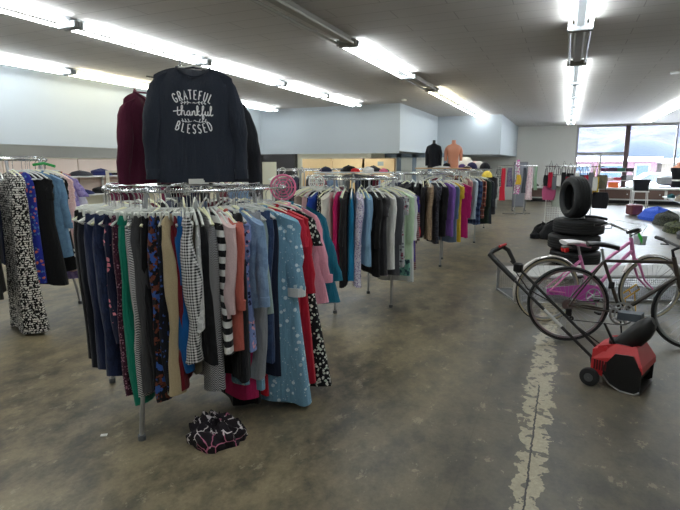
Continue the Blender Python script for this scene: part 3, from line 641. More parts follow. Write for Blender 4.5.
# tall round rack at the left edge of the picture
RL = (-5.12, 3.22)
rackL = [
 ('mustard yellow top', 'tank', G_('yellowtop', (224, 190, 60)), -36, .60, {'W': .26}),
 ('scarlet shirt', 'shirt', G_('scarlet', (196, 28, 38)), -24, .62, {'thick': .05, 'W': .30, 'flare': .08}),
 ('plain black dress', 'dress', G_('dress_black', (22, 22, 24)), -8, .36, {'thick': .04, 'W': .25}),
 ('black and white maxi dress', 'dress', F('abstract', 'abstract', (18, 18, 20), (222, 220, 214)), 18, .02, {'thick': .07, 'W': .25, 'shift': .07}),
 ('royal blue flowered dress', 'dress_short', F('royal_floral', 'floral', (40, 54, 160), (220, 120, 100), (80, 130, 190)), 32, .42, {'thick': .03, 'W': .14}),
 ('long black gown', 'dress', G_('gown_black', (18, 19, 23)), 42, .40, {'thick': .05, 'W': .21, 'shift': .02}),
 ('denim shirt dress', 'shirt', F('denim_lt', 'tag', (104, 142, 178), (96, 132, 168)), 50, .66, {'thick': .045, 'W': .25, 'flare': .06, 'shift': .05}),
 ('black polka dot dress', 'dress', F('polka', 'dots', (20, 20, 24), (228, 228, 222)), 58, .50, {'thick': .035, 'W': .23}),
 ('pale pink lace dress', 'dress', F('pinklace', 'small', (224, 188, 190), (236, 214, 212)), 70, .48, {'thick': .05, 'W': .23, 'shift': .14}),
 ('lavender maxi dress', 'dress', F('lavender', 'tag', (166, 156, 212), (138, 126, 192)), 84, .36, {'thick': .05, 'W': .24, 'shift': .18, 'flare': .10}),
 ('white lace blouse', 'shirt', G_('white_blouse', (222, 222, 232)), 96, .90, {'thick': .04, 'W': .26, 'flare': .16}),
 ('dark flowered skirt', 'skirt', F('dkfloral', 'floral', (40, 32, 36), (200, 110, 90), (120, 120, 70), sc=1.2), 108, .46, {'thick': .03, 'W': .2}),
]
round_rack(RL, .48, 1.59, .74, radians(-15), 'tall round rack of dresses at the left edge of the photo')
fill_rack(RL, 1.59, .48, 'the tall left rack', rackL, 800)
far_side(RL, 1.59, .48, 'the tall left rack', 8, 116, 250, .5, 4)
bl = atan2(-RL[1], -RL[0])
for i in range(10):
    a = bl+radians(-20+i*14.1); hang_hanger((RL[0]+.48*cos(a), RL[1]+.48*sin(a), 1.602), a+random.uniform(-.08, .08), 'the tall left rack', 'cream' if i % 2 else 'top')
# second line of round racks, mostly hidden behind the first
for (c, z, lab, rn, sd) in (((-4.75, 6.2), 1.40, 'round rack hidden behind the nearest rack and its display sweaters', 'the hidden back rack', 11), ((-4.7, 8.9), 1.43, 'round rack in the far line, behind the second rack', 'the first far line rack', 12), ((-4.6, 11.2), 1.42, 'round rack in the far line, behind the third rack', 'the second far line rack', 13)):
    round_rack(c, .48, z, .46, .4, lab); 
    far_side(c, z, .48, rn, 12, -165, 165, .6, sd)
    far_hangers = [hang_hanger((c[0]+.48*cos(i*.8), c[1]+.48*sin(i*.8), z+.012), i*.8+.1, rn, 'cream' if i % 3 else 'top') for i in range(8)]
# thicker loose hangers on racks two to four
for c, rn in ((R2, 'the second round rack'), (R3, 'the third round rack'), (R4, 'the fourth round rack')):
    for i in range(10):
        a = atan2(-c[1], -c[0])-1.5+i*.33; hang_hanger((c[0]+.48*cos(a), c[1]+.48*sin(a), 1.412), a+random.uniform(-.1, .1), rn, 'cream' if i % 2 else 'top')
# ------------------------------------------------------------------ display sweaters above the nearest rack
tp = thing('display_topper', 'chrome four arm display stand rising from the nearest round rack', 'display stand', (R1[0], R1[1], 1.46))
MB().cyl((0, 0, 0), (0, 0, .70), .011, 10).build('pole', CHROME, tp)
MB().tube([(-.2*cos(.73), -.2*sin(.73), .62), (0, 0, .60), (.2*cos(.73), .2*sin(.73), .62)], .006, 6).tube([(.14*sin(.73), -.14*cos(.73), .70), (0, 0, .68), (-.16*sin(.73), .16*cos(.73), .62)], .006, 6).build('arm', CHROME, tp)
CHARC = F('charcoal_marl', 'solid', (42, 47, 58)); MAR = F('maroon', 'solid', (82, 26, 50)); BLK2 = F('washed_black', 'solid', (36, 38, 44))
PRINT = plain('white_screen_print', (236, 236, 236), .8, var=.01)
def sweater(name, label, mat, loc, rz, W=.30, Ln=.70, spread_=.06, seed=5):
    """long sleeved jumper on a hanger; front faces local -y, origin at the neckline"""
    t = thing(name, label, 'jumper', loc, rz)
    rnd = random.Random(seed); nr, nt = 26, 64; rings = []
    def front(u, r):   # outward offset of the front cloth
        return .045*(max(0, 1-(abs(u)/(W*1.02))**3))+.005*(.2+r)*sin(u*24+1.7*r+seed)+.004*r*sin(u*47-2*r)
    def ztop(u): a = abs(u); return -.012-.028*(a-.095)/(W-.095)-.022*max(0, (a-.095)/(W-.095))**3 if a > .095 else -.012-.058*(1-(a/.095)**2)
    for i in range(nr):
        r = i/(nr-1); ring = []
        wr = W*(1-.05*sin(r*PI))*(.93+.07*min(1, r*7))
        for j in range(nt):
            th = 2*PI*j/nt; u = wr*se(cos(th), .9); f = sin(th)
            zt = ztop(u*W/wr) + (.03 if f > 0 else 0)*(abs(u) < .09)
            z = zt+(-Ln-zt)*r+.004*sin(u*30)*r
            y = (.3+.7*min(1, r*8))*front(u, r)*(1 if f > 0 else -1)*(abs(f)**.35)
            ring.append((u, y, z))
        rings.append(ring)
    MB().loft(rings).build('body', mat, t)
    for s in (-1, 1):
        k = 14; n = 16; rr = []
        for i in range(k):
            r = i/(k-1); x = s*(W-.06+spread_*sin(min(1, r*1.6)*PI/2)); z = -.062-.61*r; a = (.060-.020*r)*min(1, .74+r*1.6)
            rr.append([(x+a*cos(2*PI*j/n)*(1+.06*sin(i*1.9+s)), .012*sin(i*.8)+a*.6*sin(2*PI*j/n), z+(.022*(-s)*cos(2*PI*j/n) if i == 0 else 0)) for j in range(n)])
        so = MB().loft(rr).build('sleeve', mat, t)
        MB().loft([[(x+(cx-x)*-.02, y, z+.0) for x, y, z in rr[-1] for cx in (0,)], [(x, y*1.05, z+.06) for x, y, z in rr[-1]]]).build('cuff', mat, so)
    MB().tube([(.098*cos(a), (-.042 if sin(a) < 0 else .03)*abs(sin(a)), -.010-.058*(sin(a)**2 if sin(a) < 0 else -.1*sin(a)**2)) for a in [i*2*PI/28 for i in range(28)]], .0065, 6, True).build('neckband', mat, t)
    hb = []
    for i in range(nt+1):
        pass
    MB().loft([[(W*1.0*se(cos(2*PI*j/48), .9), -.001+front(W*.99*se(cos(2*PI*j/48), .9), 1)*(1.06 if sin(2*PI*j/48) > 0 else -1.06)*(abs(sin(2*PI*j/48))**.35), z) for j in range(48)] for z in (-Ln-.012, -Ln+.03)]).build('hem_band', mat, t)
    return t, front, ztop
AZ = radians(41)
tx = Vector((cos(AZ), sin(AZ), 0)); nf = Vector((sin(AZ), -cos(AZ), 0))
p = Vector((R1[0], R1[1], 2.13))+nf*.14+tx*.075
sw, fr_, zt_ = sweater('printed_sweatshirt', 'charcoal sweatshirt with white Grateful Thankful Blessed print displayed above the nearest rack', CHARC, p, AZ, W=.245, Ln=.68, spread_=.078)
h = thing('clothes_hanger', 'white hanger holding the charcoal printed sweatshirt', 'hanger', p+Vector((0, 0, .0)), AZ)
MB().tube([(-.19, 0, -.045), (-.08, 0, -.014), (0, 0, .002), (.08, 0, -.014), (.19, 0, -.045)], .006, 8).build('shoulder_bar', WHITE_PLASTIC, h)
MB().tube([(0, 0, 0), (0, 0, .03), (.016, 0, .042), (.02, 0, .058), (.006, 0, .072), (-.012, 0, .062)], .002, 6).build('hook', CHROME, h)
MB().box(-.012, .012, .026, .029, -.065, -.01).build('price_tag', WHITE_PLASTIC, sw)
MB().box(-.06, .06, -.052, -.05, -.702, -.67).box(-.05, .05, -.053, -.0515, -.695, -.68).build('hem_label', WHITE_PLASTIC, sw, False)
# --- the printed words: hand drawn strokes, laid on the cloth
LET = {'G': [[(.9, .8), (.6, 1), (.2, .85), (.08, .45), (.3, .05), (.75, .05), (.88, .4), (.5, .42)]],
 'R': [[(.15, 0), (.15, 1), (.65, .98), (.8, .75), (.6, .52), (.15, .5)], [(.45, .5), (.85, 0)]],
 'A': [[(.08, 0), (.5, 1), (.92, 0)], [(.25, .36), (.76, .36)]], 'T': [[(.05, 1), (.95, 1)], [(.5, 1), (.5, 0)]],
 'E': [[(.85, 1), (.2, .98), (.2, .02), (.85, 0)], [(.2, .52), (.7, .52)]], 'F': [[(.85, 1), (.2, .98), (.2, 0)], [(.2, .52), (.7, .52)]],
 'U': [[(.12, 1), (.14, .3), (.4, .02), (.7, .06), (.86, .35), (.88, 1)]], 'L': [[(.2, 1), (.2, .03), (.85, 0)]],
 'B': [[(.15, 0), (.15, 1), (.6, .97), (.72, .76), (.55, .54), (.15, .52)], [(.55, .54), (.85, .3), (.65, .03), (.15, 0)]],
 'S': [[(.82, .85), (.5, 1), (.2, .82), (.3, .58), (.7, .42), (.82, .18), (.5, 0), (.15, .15)]],
 'D': [[(.15, 0), (.15, 1), (.6, .92), (.88, .5), (.6, .06), (.15, 0)]]}
SCRIPT = [  # lower case cursive: the word thankful, x advances, y up
 [(-.5, .62), (0, .66), (.5, .74), (1.1, .82)], [(.35, 1.35), (.3, .6), (.28, .15), (.5, 0), (.8, .15), (1.0, .6), (1.25, 1.25), (1.2, 1.55), (1.02, 1.45), (1.0, .8), (1.0, 0), (1.05, .45), (1.3, .78), (1.5, .6), (1.5, .15), (1.7, 0), (1.95, .2)],
 [(2.55, .68), (2.25, .72), (2.0, .4), (2.1, .05), (2.4, .08), (2.55, .68), (2.55, .15), (2.72, 0), (2.95, .3), (2.98, .7), (2.98, .0), (3.05, .45), (3.3, .76), (3.45, .55), (3.45, .12), (3.65, 0), (3.85, .3), (4.1, 1.2), (4.0, 1.55), (3.85, 1.35), (3.88, .0)],
 [(4.35, .75), (3.92, .4), (4.35, 0), (4.6, .1), (4.9, .7), (5.15, 1.35), (5.0, 1.58), (4.85, 1.2), (4.85, .2), (4.82, -.5), (4.98, -.62), (5.1, -.2), (4.9, .05), (5.25, .2), (5.4, .7), (5.38, .2), (5.6, 0), (5.85, .25), (5.9, .7), (5.88, .15), (6.05, 0), (6.3, .35), (6.6, 1.2), (6.5, 1.55), (6.35, 1.3), (6.35, .2), (6.55, 0), (6.85, .2)]]
def smooth_path(p, n=4):
    if len(p) < 3: return p
    o = []
    for i in range(len(p)-1):
        a, b_, c, d = p[max(0, i-1)], p[i], p[i+1], p[min(len(p)-1, i+2)]
        for k in range(n):
            t = k/n; o.append(tuple(.5*(2*b_[q]+(c[q]-a[q])*t+(2*a[q]-5*b_[q]+4*c[q]-d[q])*t*t+(3*b_[q]-a[q]-3*c[q]+d[q])*t**3) for q in (0, 1)))
    return o+[p[-1]]
def stroke(mb, pts, w):
    """ribbon on the front cloth following pts in (u, z)"""
    pr = []
    for i, (u, z) in enumerate(pts):
        a = pts[max(0, i-1)]; b_ = pts[min(len(pts)-1, i+1)]; dx, dz = b_[0]-a[0], b_[1]-a[1]; l = hypot(dx, dz) or 1
        nx_, nz_ = -dz/l*w/2, dx/l*w/2
        row = []
        for s, off in ((-1, .0028), (1, .0028), (1, .0002), (-1, .0002)):
            uu, zz = u+nx_*s, z+nz_*s; r = (zz-zt_(uu))/(-.68-zt_(uu)); y = -(fr_(uu, r)*1.0)-off
            row.append((uu, y, zz))
        pr.append(row)
    mb.loft(pr)
def fy(u, z): return u, z
pm = MB(); LW = .0066
def arc_word(word, zc, wd, h_, bend, x0):
    n = len(word)
    for i, ch in enumerate(word):
        cx = x0+(i-(n-1)/2)*wd*1.12; rot = -bend*(cx-x0)*3.6; dz = -bend*((cx-x0)**2)*1.8
        for st in LET[ch]:
            pts = []
            for (a, b_) in (smooth_path(st, 2) if ch in 'GSUBDR' else st):
                lx, lz = (a-.5)*wd*.82, (b_-.5)*h_; pts.append((cx+lx*cos(rot)-lz*sin(rot), zc+dz+lx*sin(rot)+lz*cos(rot)))
            stroke(pm, pts, LW)
arc_word('GRATEFUL', -.172, .0262, .052, 1.15, -.012)
arc_word('BLESSED', -.372, .0275, .052, -1.15, -.012)
for st in SCRIPT: stroke(pm, [(-.012+(x-3.2)*.0315, -.292+y*.036) for x, y in smooth_path(st, 3)], LW*.9)
for zz, sg in ((-.221, 1), (-.325, -1)):   # leafy flourish above and below the script
    for s in (-1, 1):
        stroke(pm, smooth_path([(-.01+s*.012, zz), (-.01+s*.035, zz+.006*sg), (-.01+s*.075, zz-.002*sg)], 3), .0028)
        for q in (.028, .045, .062): stroke(pm, [(-.01+s*q, zz+.004*sg), (-.01+s*(q+.008), zz+.013)], .004); stroke(pm, [(-.01+s*q, zz+.004*sg), (-.01+s*(q+.008), zz-.007)], .004)
    stroke(pm, [(-.014, zz), (-.006, zz+.006), (.0, zz-.002)], .004)
pm.build('printed_lettering', PRINT, sw, smooth=False)
q = Vector((R1[0], R1[1], 2.0))-tx*.20-nf*.10
sweater('jumper', 'maroon jumper displayed behind the left of the printed sweatshirt', MAR, q, AZ+radians(38), W=.19, Ln=.56, spread_=.07, seed=8)
q = Vector((R1[0], R1[1], 2.0))-nf*.17+tx*.20
sweater('jumper', 'plain black jumper displayed behind the right of the printed sweatshirt', BLK2, q, AZ-radians(12), W=.24, Ln=.56, spread_=.085, seed=9)
# ------------------------------------------------------------------ crumpled garment on the floor
hp = MB(); n, k = 48, 18; rings = []
for i in range(k):
    r = i/(k-1); rg = []
    for j in range(n):
        a = 2*PI*j/n; R = (1-r**2.2)
        nn = noise.noise(Vector((cos(a)*1.6+r*2, sin(a)*1.6, 3.1))); n2 = noise.noise(Vector((cos(a)*4, sin(a)*4, r*5)))
        rad = .165*R*(1+.28*nn+.16*n2); z = .115*sin(r*PI/2)**.8*(1+.5*n2+.35*nn)
        rg.append((rad*cos(a)*1.05, rad*sin(a)*.85, max(.002, z)))
    rings.append(rg)
o = hp.loft(rings).build('crumpled_scarf', F('scarf', 'abstract', (24, 18, 24), (26, 20, 26)), loc=(-1.74, 2.19, 0)); tag(o, 'crumpled black scarf with thin white and pink lines lying on the floor', 'scarf')
def mat_scarf():
    m, nt, b = _mat('lined_black_cloth'); v = coords(nt)
    wv = N(nt, 'ShaderNodeVectorMath', operation='ADD'); L(nt, v, wv.inputs[0]); z = N(nt, 'ShaderNodeTexNoise'); setin(z, {'Scale': 9}); L(nt, v, z.inputs[0]); mu = N(nt, 'ShaderNodeVectorMath', operation='SCALE'); L(nt, z.outputs['Color'], mu.inputs[0]); mu.inputs['Scale'].default_value = .09; L(nt, mu.outputs[0], wv.inputs[1])
    d = vor(nt, wv.outputs[0], 11, feature='DISTANCE_TO_EDGE'); f = noi(nt, v, 14)
    ln = ma(nt, 'MULTIPLY', ma(nt, 'LESS_THAN', d, .035), ma(nt, 'GREATER_THAN', f, .44))
    L(nt, mixc(nt, ln, sr((26, 18, 26)), mixc(nt, ma(nt, 'GREATER_THAN', noi(nt, v, 5), .55), sr((214, 206, 206)), sr((190, 110, 140)))), b.inputs['Base Color']); b.inputs['Roughness'].default_value = .9
    bump(nt, b, noi(nt, v, 30, 5), .8, .015); return m
o.data.materials[0] = mat_scarf()
o = MB().box(-.018, .018, -.012, .012, 0, .004).build('paper_scrap', WHITE_PLASTIC, loc=(-2.35, 1.95, 0), rz=.6); tag(o, 'small white paper scrap on the floor left of the rack leg', 'paper')
# ------------------------------------------------------------------ tyres
def tyre_mesh(Ro=.335, Ri=.205, w=.115):
    prof = [(Ri, -w*.72), (Ri+.02, -w*.9), (Ro-.075, -w*1.03), (Ro-.028, -w*.92), (Ro-.008, -w*.78)]
    for g in (-.5, -.17, .17, .5):
        prof += [(Ro, w*(g-.09)), (Ro-.010, w*(g-.06)), (Ro-.010, w*(g+.06)), (Ro, w*(g+.09))]
    prof += [(Ro-.008, w*.78), (Ro-.028, w*.92), (Ro-.075, w*1.03), (Ri+.02, w*.9), (Ri, w*.72), (Ri+.03, w*.5), (Ro-.03, w*.55), (Ro-.03, -w*.55), (Ri+.03, -w*.5)]
    return prof
def mat_tread():
    m, nt, b = _mat('tyre_tread_rubber'); v = coords(nt); sp = N(nt, 'ShaderNodeSeparateXYZ'); L(nt, v, sp.inputs[0])
    ang = ma(nt, 'ARCTAN2', sp.outputs[2], sp.outputs[0]); w_ = ma(nt, 'FRACT', ma(nt, 'ADD', ma(nt, 'MULTIPLY', ang, 14), ma(nt, 'MULTIPLY', ma(nt, 'ABSOLUTE', sp.outputs[1]), 9)))
    b.inputs['Base Color'].default_value = (*sr((34, 36, 38)), 1); b.inputs['Roughness'].default_value = .6
    bump(nt, b, ma(nt, 'GREATER_THAN', w_, .12), .6, .008); return m
TREAD = mat_tread()
tp_ = tyre_mesh(); tc_ = (.21, 8.68)
for i, (dx, lab, s) in enumerate(((0, 'black tyre at the bottom of the tyre stack', 1.1), (-.03, 'black tyre in the middle of the tyre stack', 1.13), (.02, 'black tyre lying on top of the stack under the upright one', 1.1))):
    m = MB().lathe([(r*s, y) for r, y in tp_], 56).xf(Matrix.Rotation(PI/2, 4, 'X'))
    o = m.build('tyre', RUBBER, loc=(tc_[0]+dx, tc_[1], .122+i*.243)); tag(o, lab, 'tyre')
o = MB().lathe([(r*.95, y*1.12) for r, y in tp_], 56).build('tyre', TREAD, loc=(tc_[0]-.06, tc_[1]-.02, .122*6+.335*.95-.004), rz=radians(-66)); tag(o, 'black tyre standing upright on top of the tyre stack', 'tyre')
# ------------------------------------------------------------------ bicycles
def wheel(parent, x, R=.34, spokes=28, tyre=RUBBER, whitewall=False, z=None, y=0):
    z = z or R
    t = MB(); t.lathe([(R-.014+.013*cos(a), .013*sin(a)) for a in [i*PI/4 for i in range(8)]], 64, c=(x, y, z))
    w_ = t.build('tyre', tyre, parent)
    rim = MB().lathe([(R-.03, -.011), (R-.026, .0), (R-.03, .011), (R-.045, .007), (R-.045, -.007)], 64, c=(x, y, z)).build('rim', ALU, w_)
    if whitewall: MB().lathe([(R-.026, -.0125), (R-.012, -.0135), (R-.012, .0135), (R-.026, .0125)], 64, c=(x, y, z)).build('whitewall', plain('cream_tyre_wall', (200, 190, 160), .6), w_)
    sp = MB().cyl((x, y-.035, z), (x, y+.035, z), .016, 12)
    for i in range(spokes):
        a = 2*PI*i/spokes; b_ = a+(.35 if i % 2 else -.35); s = .03 if i % 4 < 2 else -.03
        sp.tube([(x+.014*cos(b_), y+s, z+.014*sin(b_)), (x+(R-.04)*cos(a), y, z+(R-.04)*sin(a))], .0011, 4)
    sp.build('spokes', ALU, w_)
    return w_
def saddle(parent, x, z, cover, under=None, ln=.26, wd=.085, y=0):
    rg = []
    for i in range(12):
        r = i/11; w_ = wd*(1-r)**.55*(.35+.65*min(1, r*6+.5))+.018; xx = x-ln*.45+ln*r
        top = z+.012*sin(r*PI*1.2)+.02*(1-r)
        rg.append([(xx, y+w_*cos(a), top+(.012 if sin(a) > 0 else .03)*sin(a)) for a in [j*2*PI/14 for j in range(14)]])
    s = MB().loft(rg).build('saddle', cover, parent)
    if under: MB().loft([[(px, y+(py-y)*1.03, pz-.012) for px, py, pz in ring] for ring in rg[5:]]).build('saddle_nose', under, s)
    return s
def bike(name, label, A, ang, lean=0):
    t = thing(name, label, 'bicycle', (A[0], A[1], 0), ang); t.rotation_euler = (lean, 0, ang); return t
# dark bronze bicycle; local x forward from the rear axle, ground at z=0
A, B = Vector((.09, 4.78, 0)), Vector((1.09, 4.97, 0)); angb = atan2(B.y-A.y, B.x-A.x)
k1 = bike('bicycle', 'dark bronze diamond frame bicycle standing behind the red snow thrower', A, angb)
wheel(k1, 0, .338); wheel(k1, 1.0, .338)
bb = (.43, 0, .29); seat = (.262, 0, .735); hd = (.79, 0, .79); hb = (.85, 0, .575)
fr = MB()
fr.tube([seat, bb], .0145, 10).tube([seat, (.80, 0, .745)], .0135, 10).tube([bb, (.835, 0, .625)], .0155, 10).tube([hd, hb], .018, 10)
for s in (-1, 1): fr.tube([(.262, s*.012, .73), (0, s*.055, .338)], .0075, 8).tube([(.43, s*.02, .29), (0, s*.055, .338)], .009, 8)
fr.cyl((.43, -.035, .29), (.43, .035, .29), .021, 12); fr.build('frame', DARKPAINT, k1)
fk = MB().tube([(.85, 0, .575), (.862, 0, .53)], .016, 8)
for s in (-1, 1): fk.tube([(.862, s*.02, .545), (.885, s*.05, .50), (.95, s*.05, .38), (1.0, s*.05, .338)], [.012, .012, .009, .006], 8)
fk.build('fork', DARKPAINT, k1)
MB().tube([seat, (.238, 0, .84)], .0125, 8).build('seat_post', ALU, k1); saddle(k1, .235, .862, BLACK, ln=.25, wd=.07)
hbm = MB().tube([(.79, 0, .79), (.775, 0, .845), (.83, 0, .875)], .013, 8).tube([(.80, -.28, .895), (.83, -.1, .875), (.83, .1, .875), (.80, .28, .895)], .0115, 8).build('handlebar', BLACK, k1)
for s in (-1, 1):
    MB().tube([(.80, s*.28, .895), (.765, s*.36, .905)], .016, 8).build('grip', BLACK, hbm)
    MB().tube([(.80, s*.27, .885), (.83, s*.24, .86), (.80, s*.33, .85)], .006, 6).build('brake_lever', BLACK, hbm)
MB().tube([(.80, -.2, .89), (.92, -.12, .95), (.97, 0, .80), (.86, 0, .72)], .0025, 5).build('brake_cable', BLACK, k1)
cr = MB().lathe([(.098, -.052), (.104, -.049), (.098, -.046), (.086, -.046), (.086, -.052)], 40, c=(.43, 0, .29)).lathe([(.062, -.054), (.068, -.051), (.062, -.048), (.052, -.051)], 30, c=(.43, 0, .29))
for i in range(5): a = i*2*PI/5; cr.tube([(.43, -.055, .29), (.43+.09*cos(a), -.05, .29+.09*sin(a))], [.014, .008], 6)
cr.build('chainring', ALU, k1)
ck = MB().tube([(.43, -.065, .29), (.43+.15, -.075, .29-.075)], [.013, .010], 8).build('crank', ALU, k1)
MB().box(.54, .64, -.16, -.085, .2, .222, bev=.006).build('pedal', BLACK, ck)
ck = MB().tube([(.43, .065, .29), (.28, .075, .365)], [.013, .010], 8).build('crank', ALU, k1); MB().box(.23, .33, .085, .16, .355, .377, bev=.006).build('pedal', BLACK, ck)
cs = MB()
for r_, y_ in ((.05, -.03), (.044, -.035), (.038, -.04), (.03, -.045)): cs.lathe([(r_, y_-.001), (r_, y_+.001), (.012, y_+.001), (.012, y_-.001)], 28, c=(0, 0, .338))
cs.build('cassette', STEEL, k1)
MB().box(-.02, .03, -.06, -.045, .24, .31, bev=.005).lathe([(.02, -.055), (.02, -.05), (.004, -.05), (.004, -.055)], 14, c=(.03, 0, .225)).build('derailleur', BLACK, k1)
MB().tube([(.43, -.047, .39), (0, -.04, .378)], .0035, 5).tube([(.43, -.047, .19), (.03, -.05, .21)], .0035, 5).build('chain', BLACK, k1)
MB().box(.31, .355, -.03, -.018, .50, .56, bev=.004).build('frame_decal', plain('pale_decal', (30, 30, 34), .4), k1)
MB().tube([(.44, .04, .27), (.50, .12, .0+.012)], .007, 6).build('kickstand', BLACK, k1)
# pink step through bicycle behind it
A, B = Vector((-.09, 5.32, 0)), Vector((.86, 5.80, 0)); angp = atan2(B.y-A.y, B.x-A.x)
k2 = bike('bicycle', 'pink step through bicycle with white saddle, in front of the tyre stack', A, angp)
wheel(k2, 0, .325, whitewall=True); wheel(k2, 1.05, .325, whitewall=True)
bb = (.44, 0, .27); fr = MB()
fr.tube([bb, (.30, 0, .67)], .0155, 10).tube([(.80, 0, .84), (.845, 0, .66)], .019, 10)
fr.tube([(.805, 0, .80), (.62, 0, .66), (.38, 0, .44)], .0155, 10).tube([(.825, 0, .71), (.64, 0, .52), (.44, 0, .27)], .0175, 10)
for s in (-1, 1): fr.tube([(.315, s*.012, .62), (0, s*.055, .325)], .008, 8).tube([(.44, s*.02, .27), (0, s*.055, .325)], .009, 8)
fr.build('frame', PINK, k2)
fk = MB().tube([(.845, 0, .66), (.862, 0, .62)], .017, 8)
for s in (-1, 1): fk.tube([(.862, s*.02, .63), (.88, s*.052, .58), (.95, s*.052, .42), (1.05, s*.052, .325)], [.013, .013, .010, .007], 8)
fk.build('fork', PINK, k2)
MB().loft([[(x, -.05, z), (x, -.044, z), (x, -.044, z2), (x, -.05, z2)] for x, z, z2 in ((-.03, .285, .35), (.1, .285, .365), (.35, .22, .385), (.46, .18, .37), (.53, .22, .33), (.55, .26, .29))]).build('chain_guard', MAG, k2)
def fender(parent, cx, R, a0, a1, mat, z):
    rg = []
    for i in range(22):
        a = a0+(a1-a0)*i/21; o_ = []
        for q in range(7):
            b_ = -1+q/3; o_.append((cx+(R-.012*b_*b_)*cos(a), .03*b_, z+(R-.012*b_*b_)*sin(a)))
        for q in range(6, -1, -1):
            b_ = -1+q/3; o_.append((cx+(R-.004-.012*b_*b_)*cos(a), .03*b_, z+(R-.004-.012*b_*b_)*sin(a)))
        rg.append(o_)
    m = MB().loft(rg); m.tube([(cx, .06, z), (cx+R*cos(a0+.35), .03, z+R*sin(a0+.35))], .003, 5); m.tube([(cx, -.06, z), (cx+R*cos(a0+.35), -.03, z+R*sin(a0+.35))], .003, 5)
    return m.build('mudguard', mat, parent)
FENDER = plain('pale_metal_mudguard', (214, 210, 206), .25, .5)
fender(k2, 0, .35, radians(200), radians(30), FENDER, .325); fender(k2, 1.05, .35, radians(20), radians(150), FENDER, .325)
MB().tube([(.305, 0, .66), (.275, 0, .76)], .013, 8).build('seat_post', ALU, k2)
sd = saddle(k2, .25, .785, plain('white_vinyl', (222, 220, 222), .4), plain('pink_vinyl', (230, 150, 190), .4), ln=.28, wd=.10)
MB().cyl((.16, -.03, .73), (.13, -.03, .725), .024, 14).cyl((.16, .03, .73), (.13, .03, .725), .024, 14).build('rear_reflector', plain('red_reflector', (220, 30, 30), .3), k2)
MB().box(.12, .2, -.04, .04, .742, .76, bev=.006).build('saddle_bracket', STEEL, k2)
hbm = MB().tube([(.80, 0, .84), (.79, 0, .90)], .013, 8).tube([(.62, -.27, .935), (.72, -.25, .95), (.79, -.12, .905), (.79, .12, .905), (.72, .25, .95), (.62, .27, .935)], .0115, 8).build('handlebar', CHROME, k2)
for s in (-1, 1):
    MB().tube([(.70, s*.255, .95), (.58, s*.28, .93)], .017, 8).build('grip', BLACK, hbm)
    MB().tube([(.74, s*.24, .94), (.72, s*.2, .91), (.64, s*.25, .895)], .006, 6).build('brake_lever', BLACK, hbm)
MB().loft([[(.865+dx, y, z) for y, z in ((-.065*k_, .86), (.065*k_, .86), (.05*k_, .77), (-.05*k_, .77))] for dx, k_ in ((0, .9), (.02, 1), (.06, .95))]).build('handlebar_pouch', plain('pale_pouch', (200, 206, 214), .5), k2)
MB().tube([(.80, -.10, .91), (.825, -.105, .86), (.85, -.10, .80)], [.016, .05, .01], 8, flat=.2).build('green_tag', plain('bright_green_tag', (40, 220, 70), .4), k2)['label'] = 'bright green sale tag'
MB().tube([(.62, -.22, .93), (.76, -.2, 1.0), (.9, -.08, .97), (.86, 0, .80)], .0025, 5).tube([(.62, .22, .93), (.78, .2, .99), (.93, .05, .95), (.85, 0, .75)], .0025, 5).build('brake_cable', WHITE_PLASTIC, k2)
cr = MB().lathe([(.072, -.056), (.076, -.053), (.072, -.05), (.062, -.053)], 32, c=(.44, 0, .27))
for i in range(5): a = i*2*PI/5; cr.tube([(.44, -.055, .27), (.44+.07*cos(a), -.053, .27+.07*sin(a))], .008, 6)
cr.build('chainring', ALU, k2)
ck = MB().tube([(.44, -.07, .27), (.49, -.078, .12)], .010, 8).build('crank', ALU, k2); MB().box(.44, .54, -.17, -.09, .105, .13, bev=.006).build('pedal', BLACK, ck)
ck = MB().tube([(.44, .07, .27), (.39, .078, .42)], .010, 8).build('crank', ALU, k2); MB().box(.34, .44, .09, .17, .41, .435, bev=.006).build('pedal', BLACK, ck)
# low wire mesh crate behind the bicycles
def mat_mesh():
    m, nt, b = _mat('galvanised_wire_mesh'); tc = N(nt, 'ShaderNodeTexCoord'); sp = N(nt, 'ShaderNodeSeparateXYZ'); L(nt, tc.outputs['Object'], sp.inputs[0])
    return plain('galvanised_wire', (150, 150, 148), .5, .6)
cg = thing('wire_crate', 'long low wire mesh crate with pale slatted top behind the bicycles', 'crate', (-.42, 5.92, 0), radians(26))
WIRE = mat_mesh(); LX, LY, HZ = 2.35, .62, .30
fm = MB()
for x in (0, LX):
    for y in (0, LY): fm.box(x-.012, x+.012, y-.012, y+.012, 0, HZ)
for z in (.012, HZ-.012):
    for y in (0, LY): fm.box(0, LX, y-.01, y+.01, z-.01, z+.01)
    for x in (0, LX): fm.box(x-.01, x+.01, 0, LY, z-.01, z+.01)
fm.build('frame', ALU, cg, False)
for (nm, y) in (('front_mesh', 0), ('back_mesh', LY)):
    mm = MB()
    for i in range(1, 94): mm.cyl((i*.025, y, .01), (i*.025, y, HZ-.01), .0014, 4)
    for i in range(1, 12): mm.cyl((.0, y, i*.025), (LX, y, i*.025), .0014, 4)
    mm.build(nm, WIRE, cg, False)
tpm = MB()
for i in range(19): tpm.box(.01, LX-.01, .015+i*.032, .015+i*.032+.022, HZ, HZ+.006)
for i in range(9): tpm.box(.02+i*.28, .04+i*.28, .005, LY-.005, HZ-.008, HZ)
tpm.build('slatted_top', plain('pale_slats', (206, 206, 204), .5), cg, False)
MB().box(.01, LX-.01, .01, LY-.01, .006, .016).build('base_tray', GREY, cg, False)
yl = thing('yellow_bracket', 'yellow metal bracket leaning on the wire crate behind the bronze bicycle', 'bracket', (.60, 5.93, 0), radians(26))
